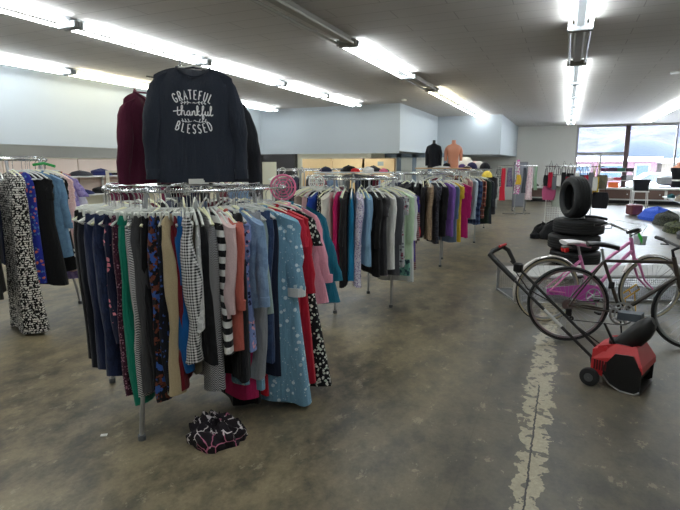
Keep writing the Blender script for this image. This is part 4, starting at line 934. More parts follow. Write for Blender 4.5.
MB().tube([(0, 0, .19), (.17, 0, .31), (.21, 0, .26), (.05, 0, .15)], .008, 6, True).tube([(.06, 0, .16), (.10, -.01, .0)], .006, 6).tube([(.16, 0, .22), (.19, -.01, .0)], .006, 6).tube([(.09, 0, .26), (.13, 0, .2)], .006, 6).build('bracket_frame', plain('yellow_paint', (224, 176, 60), .4), yl)
# ------------------------------------------------------------------ electric snow thrower
sb = thing('snow_thrower', 'small red and black electric snow thrower standing on the floor', 'snow thrower', (.475, 3.98, 0), radians(-20))
hw = .17
side = [(-.09, .09), (-.085, .16), (-.02, .26), (.09, .27), (.15, .17), (.15, .03), (.12, .004), (.03, .004), (-.04, .035)]
for s in (-1, 1):
    MB().prism(side, s*hw-.006, s*hw+.006).build('side_plate', BLACK, sb, False)
MB().prism([(-.05, .03), (-.09, .10), (-.08, .19), (-.02, .255), (.06, .265), (.06, .25), (-.01, .24), (-.065, .18), (-.075, .10), (-.04, .045)], -hw, hw).build('drum_shroud', BLACK, sb)
ag = MB()
rg = []
for i in range(13):   # rubber paddles twisting towards the middle of the drum
    y = -hw+.012+(2*hw-.024)*i/12; tw = abs(y)*5
    rg.append([(.034+(.108 if j % 4 < 2 else .098)*cos(2*PI*j/16+tw), y, .125+(.112 if j % 4 < 2 else .10)*sin(2*PI*j/16+tw)) for j in range(16)])
ag.loft(rg).build('auger', BLACK, sb)
MB().prism([(.02, .0), (.13, .0), (.155, .014), (.02, .012)], -hw, hw).build('scraper_bar', STEEL, sb, False)
MB().tube([(-.085, -hw-.01, .09), (-.04, -hw-.01, .036), (.03, -hw-.01, .006), (.12, -hw-.01, .006), (.15, -hw-.01, .03)], .005, 6).build('edge_trim', STEEL, sb)
rc = MB()
B0 = [(-.15, -hw, .09), (.0, -hw-.006, .175), (.155, -hw-.004, .155), (.16, hw+.004, .155), (.0, hw+.006, .175), (-.15, hw, .09)]
O = [(-.17, -hw, .19), (-.02, -hw-.006, .235), (.15, -hw-.004, .20), (.155, hw+.004, .20), (-.02, hw+.006, .235), (-.17, hw, .19)]
Tp = [(-.135, -hw+.02, .285), (-.03, -hw+.04, .32), (.095, -hw+.06, .315), (.095, hw-.06, .315), (-.03, hw-.04, .32), (-.135, hw-.02, .285)]
Ti = [(-.10, -hw+.05, .285), (-.03, -hw+.06, .312), (.065, -hw+.08, .308), (.065, hw-.08, .308), (-.03, hw-.06, .312), (-.10, hw-.05, .285)]
Bt = [(-.08, -hw+.06, .25), (-.03, -hw+.07, .255), (.045, -hw+.09, .26), (.045, hw-.09, .26), (-.03, hw-.07, .255), (-.08, hw-.06, .25)]
rc.loft([B0, O, Tp, Ti, Bt]); rc.build('red_hood', RED, sb, False)
MB().loft([[(-.175, y, z) for y, z in ((-hw+.01, .085), (hw-.01, .085), (hw-.03, .25), (-hw+.03, .25))], [(-.08, y, z) for y, z in ((-hw-.004, .075), (hw+.004, .075), (hw-.02, .29), (-hw+.02, .29))]]).build('motor_cover', RED, sb, False)
vt = MB()
for i in range(5): vt.box(-.15+i*.018, -.14+i*.018, -hw-.010, -hw+.01, .12, .19)
vt.build('side_vents', plain('dark_red_vent', (90, 16, 22), .6), sb, False)
ch = []
for i in range(10):
    r = i/9; k9 = 1 if i < 7 else (.93, .78, .45)[i-7]; cx = -.01+.165*r; cz = .28+.21*r; ux, uz = cos(-.5-.5*r), sin(-.5-.5*r)
    ch.append([(cx+ux*(.075-.008*r)*k9*se(cos(a), .8), (.085-.012*r)*k9*se(sin(a), .7), cz+uz*(.075-.008*r)*k9*se(cos(a), .8)) for a in [j*2*PI/16 for j in range(16)]])
MB().loft(ch).build('chute', BLACK, sb)
MB().lathe([(.07, .27), (.10, .27), (.10, .31), (.07, .31)], 24, axis='z', c=(-.01, 0, 0)).build('chute_collar', BLACK, sb)
MB().loft([[(-.09, y, z) for y, z in ((.06, .44), (.15, .44), (.14, .495), (.06, .495))], [(.06, y, z) for y, z in ((.05, .45), (.16, .45), (.15, .505), (.05, .505))]]).build('chute_deflector', plain('dark_slate_plastic', (70, 78, 86), .4), sb, False)
MB().tube([(-.04, -.09, .28), (-.13, -.09, .44)], [.022, .016], 8, flat=.4).build('chute_handle', BLACK, sb)
MB().cyl((-.16, -.2, .066), (-.16, .2, .066), .008, 8).build('axle', STEEL, sb)
for s in (-1, 1):
    w_ = MB().lathe([(.022, -.02), (.048, -.022), (.062, -.018), (.066, -.008), (.066, .008), (.062, .018), (.048, .022), (.022, .02)], 28, c=(-.16, s*.215, .066)).build('wheel', RUBBER, sb)
    MB().lathe([(.004, -.023), (.03, -.024), (.03, .024), (.004, .023)], 16, c=(-.16, s*.215, .066)).build('hub_cap', plain('grey_hub', (80, 82, 84), .5), w_)
hl = MB()
for s, e in ((-1, (-.985, -.09, .775)), (1, (-.93, .09, .76))):
    hl.tube([(-.05, s*.085, .10), (-.20, s*.09, .175), e], .0115, 8).tube([(-.20, s*.09, .175), (-.16, s*.15, .07)], .007, 8)
hl.build('handle_tube', BLACK, sb)
MB().tube([(-.42, -.09, .345), (-.56, -.09, .45)], .0135, 8).build('tube_clamp', plain('pale_label', (190, 190, 186), .4), sb)
MB().tube([(-.80, -.09, .64), (-.985, -.09, .785), (-1.03, -.085, .82), (-1.03, -.05, .845), (-1.00, .06, .875), (-.96, .09, .845), (-.90, .09, .745)], [.019, .022, .023, .02, .02, .019, .016], 10).build('grip_bar', BLACK, sb)
MB().box(-.90, -.83, .06, .12, .67, .75, bev=.012).build('switch_box', BLACK, sb)
MB().tube([(-.99, -.01, .885), (-.975, .07, .895)], .011, 8).build('switch_lever', RED, sb)
MB().tube([(-.90, .08, .70), (-.75, .03, .56), (-.6, .09, .48), (-.4, .10, .33), (-.15, .08, .2)], .005, 6).build('power_cable', BLACK, sb)

t = thing('bicycle_saddle', 'loose black bicycle saddle lying at the right edge of the tyre stack', 'saddle', (.42, 8.45, .735), radians(-8))
sd_ = saddle(t, .02, .03, BLACK, ln=.30, wd=.075)
MB().tube([(-.08, -.03, .012), (.06, -.012, .006), (.06, .012, .006), (-.08, .03, .012)], .005, 6).build('rails', STEEL, t)
MB().box(-.125, -.118, -.05, .05, .015, .05, bev=.003).build('rear_label', WHITE_PLASTIC, t)
# ------------------------------------------------------------------ busts and goods on top of the round racks
bd = MB().box(-.55, .55, -.24, .24, 0, .022, bev=.005).build('display_board', plain('raw_plywood', (206, 170, 128), .6), loc=(-2.3, 10.5, 1.453), rz=radians(8)); tag(bd, 'plywood board lying across the top of the fourth round rack', 'board')
def bust_rings(W=.21, D=.105, H=.52, arms=True):
    prof = [(0, .74, .8), (.08, .70, .78), (.16, .66, .74), (.26, .74, .85), (.34, .88, 1.0), (.40, .98, .96), (.435, .97, .82), (.462, .78, .68), (.48, .45, .58), (.50, .30, .5), (.53, .27, .48), (.57, .26, .46)]
    return [[(W*w_*se(cos(2*PI*j/28), .85), D*d_*sin(2*PI*j/28), z*H/.52) for j in range(28)] for z, w_, d_ in prof]
bx = thing('bust_form', 'peach coloured torso bust with no clothes on the plywood board', 'mannequin', (-2.12, 10.56, 1.475), radians(14))
MB().loft(bust_rings(.15, .10, .50)).build('torso', plain('peach_plastic', (218, 148, 118), .45, var=.02), bx)
for s in (-1, 1): MB().tube([(s*.125, 0, .395), (s*.150, .0, .33), (s*.152, .01, .14)], [.036, .036, .028], 12).build('upper_arm', _pl['peach_plastic'], bx)
bx = thing('bust_form', 'torso bust dressed in a black jacket on the plywood board', 'mannequin', (-2.50, 10.46, 1.475), radians(14))
MB().loft(bust_rings(.11, .09, .50)).build('torso', plain('dark_bust', (30, 30, 32), .5), bx)
MB().loft([[(x*1.13*(1.1-.05*i/8), y*1.25, z-.005) for x, y, z in rg] for i, rg in enumerate(bust_rings(.125, .10, .505)[:10])]).build('black_jacket', F('jacket_black', 'solid', (26, 28, 34)), bx)
for s in (-1, 1): MB().tube([(s*.11, -.01, .40), (s*.135, -.02, .3), (s*.13, -.03, .04)], [.035, .036, .034], 12).build('jacket_sleeve', _fb['jacket_black'], bx)
def slouch(name, label, cat, mat, loc, sx, sy, sz, seed=0, mat2=None, rz=0):
    """soft folded pile of cloth with an uneven outline"""
    rg = []; n = 22
    for i in range(9):
        r = i/8; R = (1-r**3)*(1+.08*sin(r*9+seed))
        rg.append([(sx*R*cos(a)*(1+.18*noise.noise(Vector((cos(a)*1.5, sin(a)*1.5, seed+r)))), sy*R*sin(a)*(1+.18*noise.noise(Vector((cos(a)*1.5, sin(a)*1.5, seed+5+r)))), sz*(r**.7)*(1+.35*noise.noise(Vector((cos(a)*2, sin(a)*2, seed+9)))*r)) for a in [2*PI*j/n for j in range(n)]])
    o = MB().loft(rg).build(name, mat, loc=loc, rz=rz); return tag(o, label, cat)
def cap(label, mat, loc, rz=0, s=1.0):
    t = thing('cap', label, 'cap', loc, rz)
    n = 20; rg = [[(s*.09*cos(q)*cos(a)*1.08, s*.09*cos(q)*sin(a), s*.11*sin(q)) for a in [2*PI*j/n for j in range(n)]] for q in (0, .3, .6, .9, 1.2, 1.5)]
    MB().loft(rg).build('crown', mat, t)
    MB().loft([[(s*(.06+.09*r_), s*.075*(1-.35*r_)*k_, s*(.006-.012*r_*r_)+z) for k_, z in ((-1, 0), (-.5, .006), (0, .008), (.5, .006), (1, 0), (.5, -.001), (0, .002), (-.5, -.001))] for r_ in (0, .5, 1)]).build('brim', mat, t)
    return t
slouch('folded_shirt', 'white folded shirt beside the peach bust on the board', 'shirt', F('white', 'solid', (224, 224, 220)), (-2.3, 10.35, 1.475), .17, .10, .035, 1)
slouch('dark_hat', 'small black hat in front of the peach bust', 'hat', BLK, (-2.22, 10.42, 1.50), .07, .06, .07, 2)
slouch('flat_cap', 'black flat cap at the right end of the board', 'hat', BLK, (-1.82, 10.45, 1.475), .08, .06, .03, 3)
# goods on the top rings of the second rack line: a tray of bits
tr_ = MB().box(-.42, .42, -.2, .2, 0, .012, bev=.003).build('display_tray', plain('clear_tray', (190, 196, 198), .3), loc=(-2.12, 5.2, 1.453), rz=.4); tag(tr_, 'clear plastic tray on top of the second round rack', 'tray')
for i, (nm, col, dx, dy, s) in enumerate((('navy', (36, 42, 70), -.30, .08, .07), ('black', (20, 20, 22), -.05, .12, .09), ('scarlet', (200, 40, 44), .02, .03, .05), ('white', (226, 226, 224), .16, .02, .07), ('charcoal', (60, 60, 66), .22, .12, .08), ('pink', (226, 120, 150), .33, .0, .05), ('green', (60, 150, 100), .36, .10, .04))):
    slouch('folded_scarf', nm+' scarf heaped on the tray above the second round rack', 'scarf', F('item_'+nm, 'solid', col), (-2.12+dx*.92-dy*.39, 5.2+dx*.39+dy*.92, 1.466), s, s*.7, s*.75, i)
for i, (lab, col, x, y, z) in enumerate((('white bucket cap on top of the farthest rack', (236, 232, 226), -2.25, 12.75, 1.5), ('cream cap right of the white one on the farthest rack', (226, 222, 220), -1.98, 13.0, 1.47), ('pale pink cap behind the white one on the farthest rack', (236, 200, 196), -2.1, 13.2, 1.47), ('navy cap hanging in front on the farthest rack', (40, 40, 78), -2.08, 12.6, 1.44), ('purple cap left of the navy one on the farthest rack', (70, 50, 100), -2.3, 12.55, 1.40), ('black cap at the right side of the farthest rack', (26, 26, 34), -1.80, 12.8, 1.44), ('pale grey cap at the left of the farthest rack', (214, 214, 216), -2.5, 12.7, 1.45), ('yellow cap below the black one on the farthest rack', (236, 210, 90), -1.72, 12.62, 1.24))):
    cap(lab, F('cap%d' % i, 'solid', col), (x, y, z), radians(-60+i*23), 2.0 if i == 0 else 1.4)
# hat stand and loose bags just beyond the farthest rack
def torus_tag(): pass
def bag(name, label, mat, loc, w_, d_, h_, rz=0, strap=True, cat='bag', mat2=None):
    t = thing(name, label, cat, loc, rz); rg = []
    for i in range(8):
        r = i/7; k_ = .82+.22*sin(r*PI*.8)-.1*r*r; dd = d_*(1-.45*r)
        rg.append([(w_*k_*se(cos(a), .5), dd*se(sin(a), .6), h_*r) for a in [2*PI*j/20 for j in range(20)]])
    MB().loft(rg).build('bag_body', mat, t)
    if strap: MB().tube([(-w_*.6, 0, h_*.95), (-w_*.45, 0, h_*1.5), (0, 0, h_*1.75), (w_*.45, 0, h_*1.5), (w_*.6, 0, h_*.95)], .010, 6, flat=.5).build('strap', mat2 or mat, t)
    return t
# ------------------------------------------------------------------ bag rack beyond the tyres
br_ = thing('bag_display_rack', 'white metal display rack of bags beyond the tyre stack', 'display rack', (.08, 11.9, 0), radians(-4))
MB().box(-.47, .47, -.2, .2, 0, .03, bev=.005).build('base', BLACK, br_)
for s in (-1, 1): MB().cyl((s*.44, 0, .03), (s*.44, 0, 1.50), .012, 8).build('post', WHITEP, br_)
MB().cyl((-.50, 0, 1.50), (.64, 0, 1.50), .011, 8).cyl((-.46, 0, 1.10), (.46, 0, 1.10), .009, 8).cyl((-.46, 0, .75), (.46, 0, .75), .009, 8).build('rail', CHROME, br_)
gm = MB()
for i in range(19): gm.cyl((-.45+i*.05, .02, .3), (-.45+i*.05, .02, 1.5), .002, 4)
for i in range(24): gm.cyl((-.46, .02, .32+i*.05), (.46, .02, .32+i*.05), .002, 4)
gm.build('grid_back', WHITEP, br_)
B_ = G_('bag_black', (28, 28, 32)); BW = G_('bag_white', (224, 222, 216)); BR = G_('bag_red', (180, 34, 62)); BY_ = G_('bag_yellow', (226, 190, 60)); BG = G_('bag_grey', (120, 122, 128)); BS = G_('bag_sage', (176, 184, 172)); BP = G_('bag_pink', (190, 90, 130))
def onr(x, y=-.1): a = radians(-4); return (.08+x*cos(a)-y*sin(a), 11.9+x*sin(a)+y*cos(a))
for i, (nm, lab, m, x, y, z, w_, d_, h_, m2) in enumerate((
  ('handbag', 'black handbag at the left end of the bag rack top row', B_, -.42, -.1, 1.14, .07, .04, .17, None), ('handbag', 'white and black striped handbag beside the left black one', F('bag_stripe', 'hstripe', (230, 230, 226), (30, 30, 34), sc=1.3), -.27, -.12, 1.14, .06, .04, .2, B_),
  ('handbag', 'white handbag with black strap in the middle of the bag rack', BW, -.13, -.1, 1.14, .06, .04, .18, B_), ('handbag', 'black evening bag right of the white handbag', B_, .0, -.11, 1.15, .055, .04, .2, None),
  ('handbag', 'red handbag in the top row of the bag rack', BR, .14, -.12, 1.12, .08, .05, .17, None), ('handbag', 'grey shoulder bag right of the red handbag', BG, .28, -.12, 1.10, .07, .05, .22, None),
  ('handbag', 'second red bag near the right post of the bag rack', G_('bag_wine', (160, 30, 60)), .36, -.2, 1.02, .05, .05, .2, None),
  ('rucksack', 'pink and grey rucksack hanging at the left of the bag rack', BP, -.38, -.16, .80, .12, .07, .25, None), ('tote_bag', 'sage green tote hanging under the top row of the bag rack', BS, -.16, -.12, .66, .15, .06, .36, None),
  ('tote_bag', 'pale grey tote with patterned side left of the tyre', F('totepat', 'tag', (190, 190, 188), (160, 166, 160)), .08, -.12, .66, .12, .06, .36, None),
  ('duffel_bag', 'yellow strapped bag at the right end of the bag rack', BY_, .50, -.08, .88, .05, .05, .36, None), ('rucksack', 'big black rucksack low at the right end of the bag rack', B_, .60, -.14, .66, .14, .09, .28, None), ('handbag', 'olive handbag above the big black rucksack', G_('bag_olive', (110, 104, 86)), .60, -.06, 1.12, .08, .05, .2, None))):
    k0 = 1.4 if z > .95 else 1.15; bag(nm, lab, m, (*onr(x, y), z-h_*.35*(k0 > 1.3)), w_*k0, d_*1.2, h_*k0, radians(-4), mat2=m2)
for i in range(12):
    lab = ('black', 'white', 'grey', 'dark red')[(i*3) % 4]
    bag('shoulder_bag', '%s narrow shoulder bag, %s from left on the bag rack front' % (lab, ordn[i]), (B_, BW, BG, BR)[(i*3) % 4], (*onr(-.45+i*.085, -.24), 1.10-.04*(i % 3)), .05, .03, .22+.05*((i*5) % 3), radians(-4)+.3*((i % 3)-1), mat2=B_)
for x, y, s, lab in ((-.40, 11.75, .2, 'black bag slumped on the floor left of the tyres'), (-.16, 11.5, .26, 'large black holdall on the floor behind the tyres'), (-.52, 11.45, .10, 'small black pouch on the floor at the foot of the bag rack')):
    slouch('floor_bag', lab, 'bag', B_, (x, y, 0), s, s*.8, s*1.4, int(s*100))
# ------------------------------------------------------------------ two way scarf stand
ss = thing('scarf_stand', 'chrome T stand with hanging scarves near the back wall', 'clothes stand', (-1.36, 16.95, 0), radians(16))
MB().box(-.42, .42, -.015, .015, 0, .03).box(-.08, -.05, -.25, .25, 0, .025).box(.2, .23, -.25, .25, 0, .025).build('base', STEEL, ss, False)
for x in (-.065, .215): MB().cyl((x, 0, .02), (x, 0, 1.50), .012, 8).build('post', STEEL, ss)
MB().cyl((-.62, 0, 1.5), (.55, 0, 1.5), .012, 8).build('rail', CHROME, ss)
def hung(label, mat, x, z0, z1, w_, seed, y=0, name='scarf', cat='scarf'):
    a = radians(16); rg = []
    for i in range(7):
        r = i/6; z = z1+(z0-z1)*r
        rg.append([(w_*(.7+.4*r)*se(cos(q), .7)+.01*sin(r*6+seed), (.03+.01*r)*sin(q)+.010*sin(cos(q)*6+seed), z) for q in [2*PI*j/20 for j in range(20)]])
    o = MB().loft(rg).build(name, mat, loc=(-1.36+x*cos(a)-y*sin(a), 16.95+x*sin(a)+y*cos(a), 0), rz=a); return tag(o, label, cat)
hung('long red dress on the scarf stand reaching lowest', G_('scarlet2', (196, 40, 60)), -.46, .42, 1.42, .085, 1, name='dress', cat='dress')
hung('dark plaid skirt at the left end of the scarf stand', F('plaid_skirt', 'plaid', (36, 36, 42), (120, 120, 120), (210, 210, 200)), -.60, .85, 1.45, .10, 2, name='skirt', cat='skirt')
hung('grey purple shawl beside the red dress', F('shawl', 'tag', (120, 116, 130), (90, 70, 110)), -.26, .85, 1.44, .09, 3)
hung('white scarf with magenta stripe in the middle of the stand', F('wmag', 'tag', (226, 222, 226), (186, 60, 150)), -.02, .62, 1.68, .08, 4, .05)
hung('mustard scarf in front of the white one on the stand', G_('mustard3', (216, 176, 60)), .0, .92, 1.22, .08, 5, -.06)
hung('dark grey shawl right of the mustard scarf', G_('dshawl', (66, 70, 78)), .18, .66, 1.44, .06, 6)
hung('pale pink patterned scarf at the right of the stand', F('pinkpat', 'small', (226, 206, 210), (200, 90, 140), (130, 120, 140)), .34, .45, 1.46, .10, 7)
hung('sage green towel at the right end of the stand', G_('sage', (132, 158, 132)), .52, .75, 1.47, .05, 8)
mr = thing('panel_mirror', 'grey standing mirror behind the scarf stand', 'mirror', (-1.40, 18.2, 0), radians(12))
MB().box(-.22, .22, -.02, .02, .12, 1.62, bev=.004).build('frame', GREY, mr, False); MB().box(-.19, .19, -.026, -.02, .16, 1.58).build('glass', plain('mirror_face', (150, 154, 164), .25, .3), mr, False)
for s in (-1, 1): MB().box(s*.2-.02, s*.2+.02, -.18, .18, 0, .03).box(s*.2-.015, s*.2+.015, -.015, .015, .03, .14).build('foot', GREY, mr, False)
# ------------------------------------------------------------------ goods in front of the shop window
wr_ = thing('shelf_stand', 'white wire shelf stand with three tiers in front of the window ledge', 'shelf stand', (1.72, 21.9, 0))
for x in (-.55, .55):
    for y in (-.18, .18): MB().cyl((x, y, 0), (x, y, 1.36), .012, 6).build('post', WHITEP, wr_)
for z in (.66, .94, 1.26): MB().box(-.56, .56, -.19, .19, z, z+.02).build('shelf', WHITEP, wr_, False)
for x, z, w_, h_, col, lab in ((-.42, 1.28, .13, .10, (90, 30, 80), 'purple box at the left of the top tier'), (-.14, 1.28, .15, .11, (60, 30, 60), 'dark plum box second from the left on the top tier'), (.14, 1.28, .13, .10, (34, 90, 70), 'green box in the middle of the top tier'), (.42, 1.28, .13, .10, (26, 26, 30), 'black box at the right end of the top tier'),
   (-.44, .96, .10, .14, (196, 40, 70), 'red box at the left of the middle tier'), (-.2, .96, .12, .07, (220, 190, 190), 'pink and white box on the middle tier'), (.05, .96, .12, .08, (190, 60, 80), 'crimson box in the centre of the middle tier'), (.25, .96, .09, .14, (40, 40, 44), 'black box right of centre on the middle tier'), (.44, .96, .11, .15, (190, 190, 192), 'grey box at the right of the middle tier')):
    o = MB().box(-w_, w_, -.12, .12, 0, h_*1.25, bev=.008).build('goods_box', plain('card_%d_%d' % (col[0], col[1]), col, .5), loc=(1.72+x, 21.9, z)); tag(o, lab, 'box')
o = MB().box(-.17, .17, -.004, .004, 0, .20).build('price_card', plain('orange_card', (250, 120, 60), .6), loc=(1.64, 21.76, .682)); tag(o, 'bright orange price card on the lowest tier of the window stand', 'sign')
for i, (x, c_, s) in enumerate(((-1.1, (60, 56, 54), .09), (-.85, (190, 180, 170), .07), (-.55, (160, 150, 140), .1), (-.3, (50, 46, 50), .08), (.3, (230, 226, 224), .1), (2.0, (170, 60, 60), .05), (2.25, (60, 60, 66), .05), (2.5, (230, 140, 120), .05), (2.75, (240, 240, 240), .05))):
    slouch('shoe_pair' if i < 4 else 'ornament', ['dark shoes at the left end of the window ledge', 'pale shoes beside the dark ones on the window ledge', 'tan boots on the left part of the window ledge', 'black shoes nearest the window on the dark ledge', 'white ornament on the ledge behind the bag rack', 'red ornament on the ledge right of the white stand', 'dark ornament beside the red one on the ledge', 'peach ornament on the window ledge', 'white cup shaped ornament on the window ledge'][i], 'shoes' if i < 4 else 'ornament', plain('orn%d' % i, c_, .6), (x, 23.2, .63), s, s*.7, s*1.1, i)
# ------------------------------------------------------------------ shelving along the right wall
sh = thing('shelving_unit', 'long white wall shelving along the right side of the shop', 'shelving', (2.25, 0, 0))
for y in (11.2, 12.8, 14.4, 16.0, 17.6, 19.2): MB().box(2.1, 2.16, y-.03, y+.03, 0, 1.5).box(.55, 2.1, y-.02, y+.02, 0, .12).build('upright', WHITEP, sh, False)
for z, x0 in ((.10, .40), (.50, .62), (.92, .50)): MB().box(x0, 2.1, 11.2, 19.2, z, z+.03).build('shelf', WHITEP, sh, False)
MB().box(2.12, 2.16, 11.2, 19.2, 0, 1.5).build('back_panel', WHITEP, sh, False)
rs = random.Random(3); PAL = [('white', (226, 226, 224)), ('black', (34, 34, 38)), ('grey', (110, 112, 116)), ('pink', (214, 100, 150)), ('red', (190, 46, 60)), ('beige', (200, 186, 164)), ('olive', (110, 118, 84)), ('teal', (60, 120, 130))]
i = 0
for z, lev, x in ((.95, 'top', 2.95), (.53, 'middle', 3.05)):
    y = 11.6
    while y < 18.9:
        cn, col = PAL[(i*5+int(z*10)) % 8]; s = rs.uniform(.09, .16)
        o = slouch('folded_clothes', '%s bundle on the %s right wall shelf, %s from the camera end' % (cn, lev, ordn[min(11, i % 12)]), 'clothes', F('sh_'+cn, 'solid', col), (x+rs.uniform(-.06, .1), y, z), s, s*1.1, s*rs.uniform(.7, 1.3), i)
        y += rs.uniform(.62, .75); i += 1
    i = 0
m_ = thing('dress_form', 'dress form in a black top with white belt on the right wall shelf', 'mannequin', (2.68, 15.9, .95), radians(-10))
MB().loft(bust_rings(.17, .11, .60)).build('torso', _pl['peach_plastic'], m_)
MB().loft([[(x*1.05, y*1.08, z) for x, y, z in rg] for rg in bust_rings(.175, .115, .60)[:7]]).build('black_top', F('jacket_black', 'solid', (26, 28, 34)), m_)
MB().loft([[(x*1.12, y*1.15, z_) for x, y, z in bust_rings(.175, .115, .60)[2]] for z_ in (.16, .2)]).build('white_belt', WHITE_PLASTIC, m_)
def heap(label, mat, loc, sx, sy, sz, seed): return slouch('clothes_heap', label, 'clothes', mat, loc, sx, sy, sz, seed)
heap('bright blue cloth heap on the floor by the right wall shelves', G_('bright_blue2', (44, 84, 190)), (2.45, 17.0, 0), .42, .75, .34, 1)
heap('black and olive clothes heap in front of the blue one', F('camo', 'tag', (40, 42, 38), (70, 72, 58)), (2.50, 15.6, 0), .30, .62, .32, 2)
heap('dark green clothes heap nearest the camera by the right shelves', F('camo2', 'tag', (50, 54, 40), (90, 96, 60)), (2.42, 13.9, 0), .26, .5, .24, 3)
heap('grey boots pile at the foot of the right shelves', G_('bootgrey', (70, 70, 74)), (2.44, 12.6, 0), .22, .45, .2, 4)
bn = thing('storage_bin', 'black storage bin on a white stool beside the right shelves', 'bin', (2.18, 18.6, .72))
MB().loft([[(x*k_, y*k_, z) for x, y in ((-.22, -.18), (.22, -.18), (.22, .18), (-.22, .18))] for z, k_ in ((0, .85), (.34, 1.0))]).build('bin_body', BLACK, bn, False); MB().box(-.235, .235, -.195, .195, .32, .36, bev=.008).build('bin_lid', BLACK, bn)
st = thing('stool', 'white stool holding the black storage bin', 'stool', (2.18, 18.6, 0))
MB().box(-.22, .22, -.2, .2, .68, .72, bev=.006).build('seat', WHITEP, st)
for x in (-1, 1):
    for y in (-1, 1): MB().tube([(x*.18, y*.16, .68), (x*.22, y*.2, 0)], .014, 6).build('leg', WHITEP, st)
tb = thing('suitcase', 'dark red suitcase on the floor before the white stool', 'suitcase', (1.98, 17.9, 0), .3)
MB().box(-.16, .16, -.22, .22, .02, .34, bev=.03).build('case_body', plain('oxblood', (110, 56, 62), .5), tb); MB().tube([(-.05, 0, .33), (-.04, 0, .38), (.04, 0, .38), (.05, 0, .33)], .01, 6).build('handle', BLACK, tb)
gb = MB().box(-.38, .38, -.3, .3, 0, .26, bev=.05).build('appliance_case', plain('silver_case', (150, 154, 158), .35), loc=(2.85, 17.4, .95), rz=.1); tag(gb, 'silver grey case on the top right shelf near the window', 'case')
# ------------------------------------------------------------------ left recess: dark doorway, tan fixture, grey framed doors
do = struct('door_1', MB().box(-9.62, -9.54, 15.0, 15.2, 0, SZ).box(-8.28, -8.2, 15.0, 15.2, 0, SZ).box(-9.62, -8.2, 15.0, 15.2, 1.84, SZ), plain('dark_frame', (40, 38, 38), .5))
MB().box(-9.54, -8.95, 15.14, 15.18, 0, 1.62).build('pale_panel', CREAMW, do, False); MB().box(-9.54, -8.95, 15.1, 15.19, 1.62, 1.84).box(-8.95, -8.28, 15.1, 15.19, 0, 1.84).build('dark_panel', plain('charcoal_panel', (46, 44, 46), .5), do, False)
tf = thing('display_partition', 'tan wooden partition behind the second line of racks', 'partition', (-6.1, 14.4, 0))
for x in (-1.5, -.45, .5): MB().box(x, x+(1.04 if x < .4 else 1.0), 0, .05, .05, 1.70, bev=.004).build('tan_panel', TAN, tf)
MB().box(-1.52, 1.52, .05, .1, 0, 1.72).build('backing', plain('dark_tan_edge', (150, 120, 84), .7), tf, False)
MB().box(1.0, 1.18, -.004, 0, 1.5, 1.62).build('notice_card', plain('card_grey', (150, 156, 150), .6), tf, False)
BF = plain('blue_grey_frame', (138, 156, 174), .5)
for i in range(4):
    x0 = -5.62+i*.52
    d = struct('door_%d' % (i+2), MB().box(x0, x0+.07, 16.5, 16.56, 0, SZ-.03).box(x0+.45, x0+.52, 16.5, 16.56, 0, SZ-.03).box(x0, x0+.52, 16.5, 16.56, 1.76, SZ-.03).box(x0, x0+.52, 16.5, 16.56, 0, .1), BF)
    MB().box(x0+.07, x0+.45, 16.52, 16.54, .1, 1.76).build('pale_panel', plain('white_door_panel', (226, 230, 224), .5), d, False)
# left wall shelves with dark folded goods and maroon trousers on a cream rail
lw = thing('side_shelving', 'white wall shelves under the pink panels at the left', 'shelving', (-9.3, 9.5, 0))
for y in (-2.6, -1.0, .6, 2.2, 3.8): MB().box(-.30, -.26, y-.02, y+.02, 0, 1.36).build('upright', WHITEP, lw, False)
for z in (.5, .9, 1.28): MB().box(-.28, .22, -2.6, 3.8, z, z+.03).build('shelf', WHITEP, lw, False)
for i in range(12):
    for z, lv in ((1.31, 'top'), (.93, 'middle')):
        cn, col = (('black', (26, 26, 30)), ('navy', (34, 40, 90)), ('dark grey', (60, 60, 66)), ('rose', (190, 120, 120)))[(i*3+int(z*3)) % 4]
        slouch('folded_clothes', '%s folded clothes on the %s left wall shelf, %s from the camera' % (cn, lv, ordn[i]), 'clothes', F('lw_'+cn.replace(' ', '_'), 'solid', col), (-9.25, 7.15+i*.52, z), .2, .22, .07+.03*(i % 3), i)
cr_ = thing('garment_rail', 'cream painted garment rail with maroon trousers behind the left racks', 'clothes rail', (-5.55, 5.55, 0), radians(30))
for x in (-.42, .22): MB().box(x-.018, x+.018, -.018, .018, 0, 1.45).box(x-.02, x+.02, -.25, .25, 0, .04).build('post', plain('cream_metal', (214, 206, 186), .4), cr_, False)
MB().box(-.44, .5, -.015, .015, 1.43, 1.46).build('rail', _pl['cream_metal'], cr_, False)
ca = radians(30)
for x, lab in ((-.28, 'maroon trousers at the left on the cream rail'), (-.04, 'maroon trousers in the middle of the cream rail'), (.42, 'maroon trousers right of the cream post')):
    garment('trousers', F('plum_red', 'solid', (112, 42, 72)), 'x', lab, (-5.55+x*cos(ca), 5.55+x*sin(ca), 1.42), ca, None, length=.95, seed=int(x*100)+900, W=.12, fine=False)
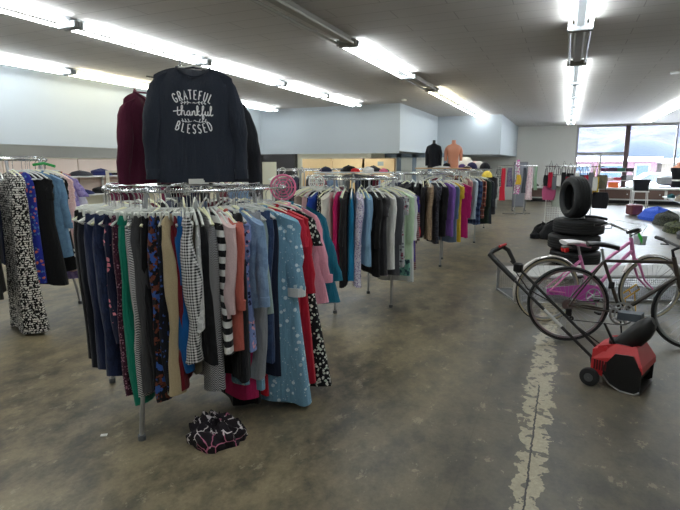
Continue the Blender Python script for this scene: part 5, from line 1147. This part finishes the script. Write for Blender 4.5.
# ring scarf hangers and red loop between the racks
def loop_hanger(label, mat, loc, rz, r=.075, disc=True):
    t = thing('ring_hanger', label, 'hanger', loc, rz)
    m = MB().tube([(r*cos(a), 0, -.13+r*sin(a)) for a in [i*2*PI/24 for i in range(24)]], .009, 6, True)
    if disc:
        for k_ in range(3):
            rr = r*(.25+.25*k_); m.tube([(rr*cos(a), 0, -.13+rr*sin(a)) for a in [i*2*PI/16 for i in range(16)]], .005, 5, True)
        for k_ in range(6): a = k_*PI/3; m.tube([(0, 0, -.13), (r*cos(a), 0, -.13+r*sin(a))], .005, 5)
    m.build('ring_body', mat, t); hanger_hook().build('hook', CHROME, t); return t
loop_hanger('pink perforated ring hanger at the right of the nearest rack', plain('pink_hanger', (232, 120, 160), .4), (-1.80, 3.12, 1.52), radians(35), .085)
loop_hanger('white ring hanger beyond the pink one', WHITE_PLASTIC, (-2.28, 4.62, 1.50), radians(35), .075)
loop_hanger('red loop hanger on the second round rack', plain('red_hanger', (226, 70, 60), .4), (-2.42, 4.98, 1.50), radians(20), .05, False)
tg = thing('size_ring', 'yellow size ring hooked on the tall left rack', 'hanger', (-4.62, 2.85, 1.602), .6); MB().tube([(.05*cos(a), 0, -.06+.05*sin(a)) for a in [i*2*PI/18 for i in range(18)]], .012, 6, True).build('ring_body', plain('yellow_ring', (236, 214, 50), .4), tg); hanger_hook().build('hook', CHROME, tg)
tg = thing('clip_hanger', 'green clip hanger on the tall left rack', 'hanger', (-4.58, 3.40, 1.602), .5); MB().tube([(-.1, 0, -.06), (0, 0, -.045), (.1, 0, -.075)], .014, 6).build('shoulder_bar', plain('green_hanger', (30, 160, 70), .4), tg); hanger_hook().build('hook', CHROME, tg)
# ------------------------------------------------------------------ camera and light
cam = bpy.data.objects.new('camera', bpy.data.cameras.new('camera')); C.objects.link(cam)
cam.data.sensor_width = 36; cam.data.lens = 27.0; cam.data.clip_end = 1000; cam.data.clip_start = .05
TH = atan(91/510); PS = atan(227/510*cos(TH))
cam.location = (0, 0, 1.55); cam.rotation_euler = (PI/2-TH, 0, PS)
bpy.context.scene.camera = cam
w = bpy.data.worlds.new('overcast_sky'); bpy.context.scene.world = w; w.use_nodes = True
setin(w.node_tree.nodes['Background'], {'Color': (.86, .91, 1.0, 1), 'Strength': 8.5})
vs_ = bpy.context.scene.view_settings; vs_.view_transform = 'Standard'; vs_.look = 'None'; vs_.gamma = 1; vs_.exposure = 1.15; vs_.use_curve_mapping = False
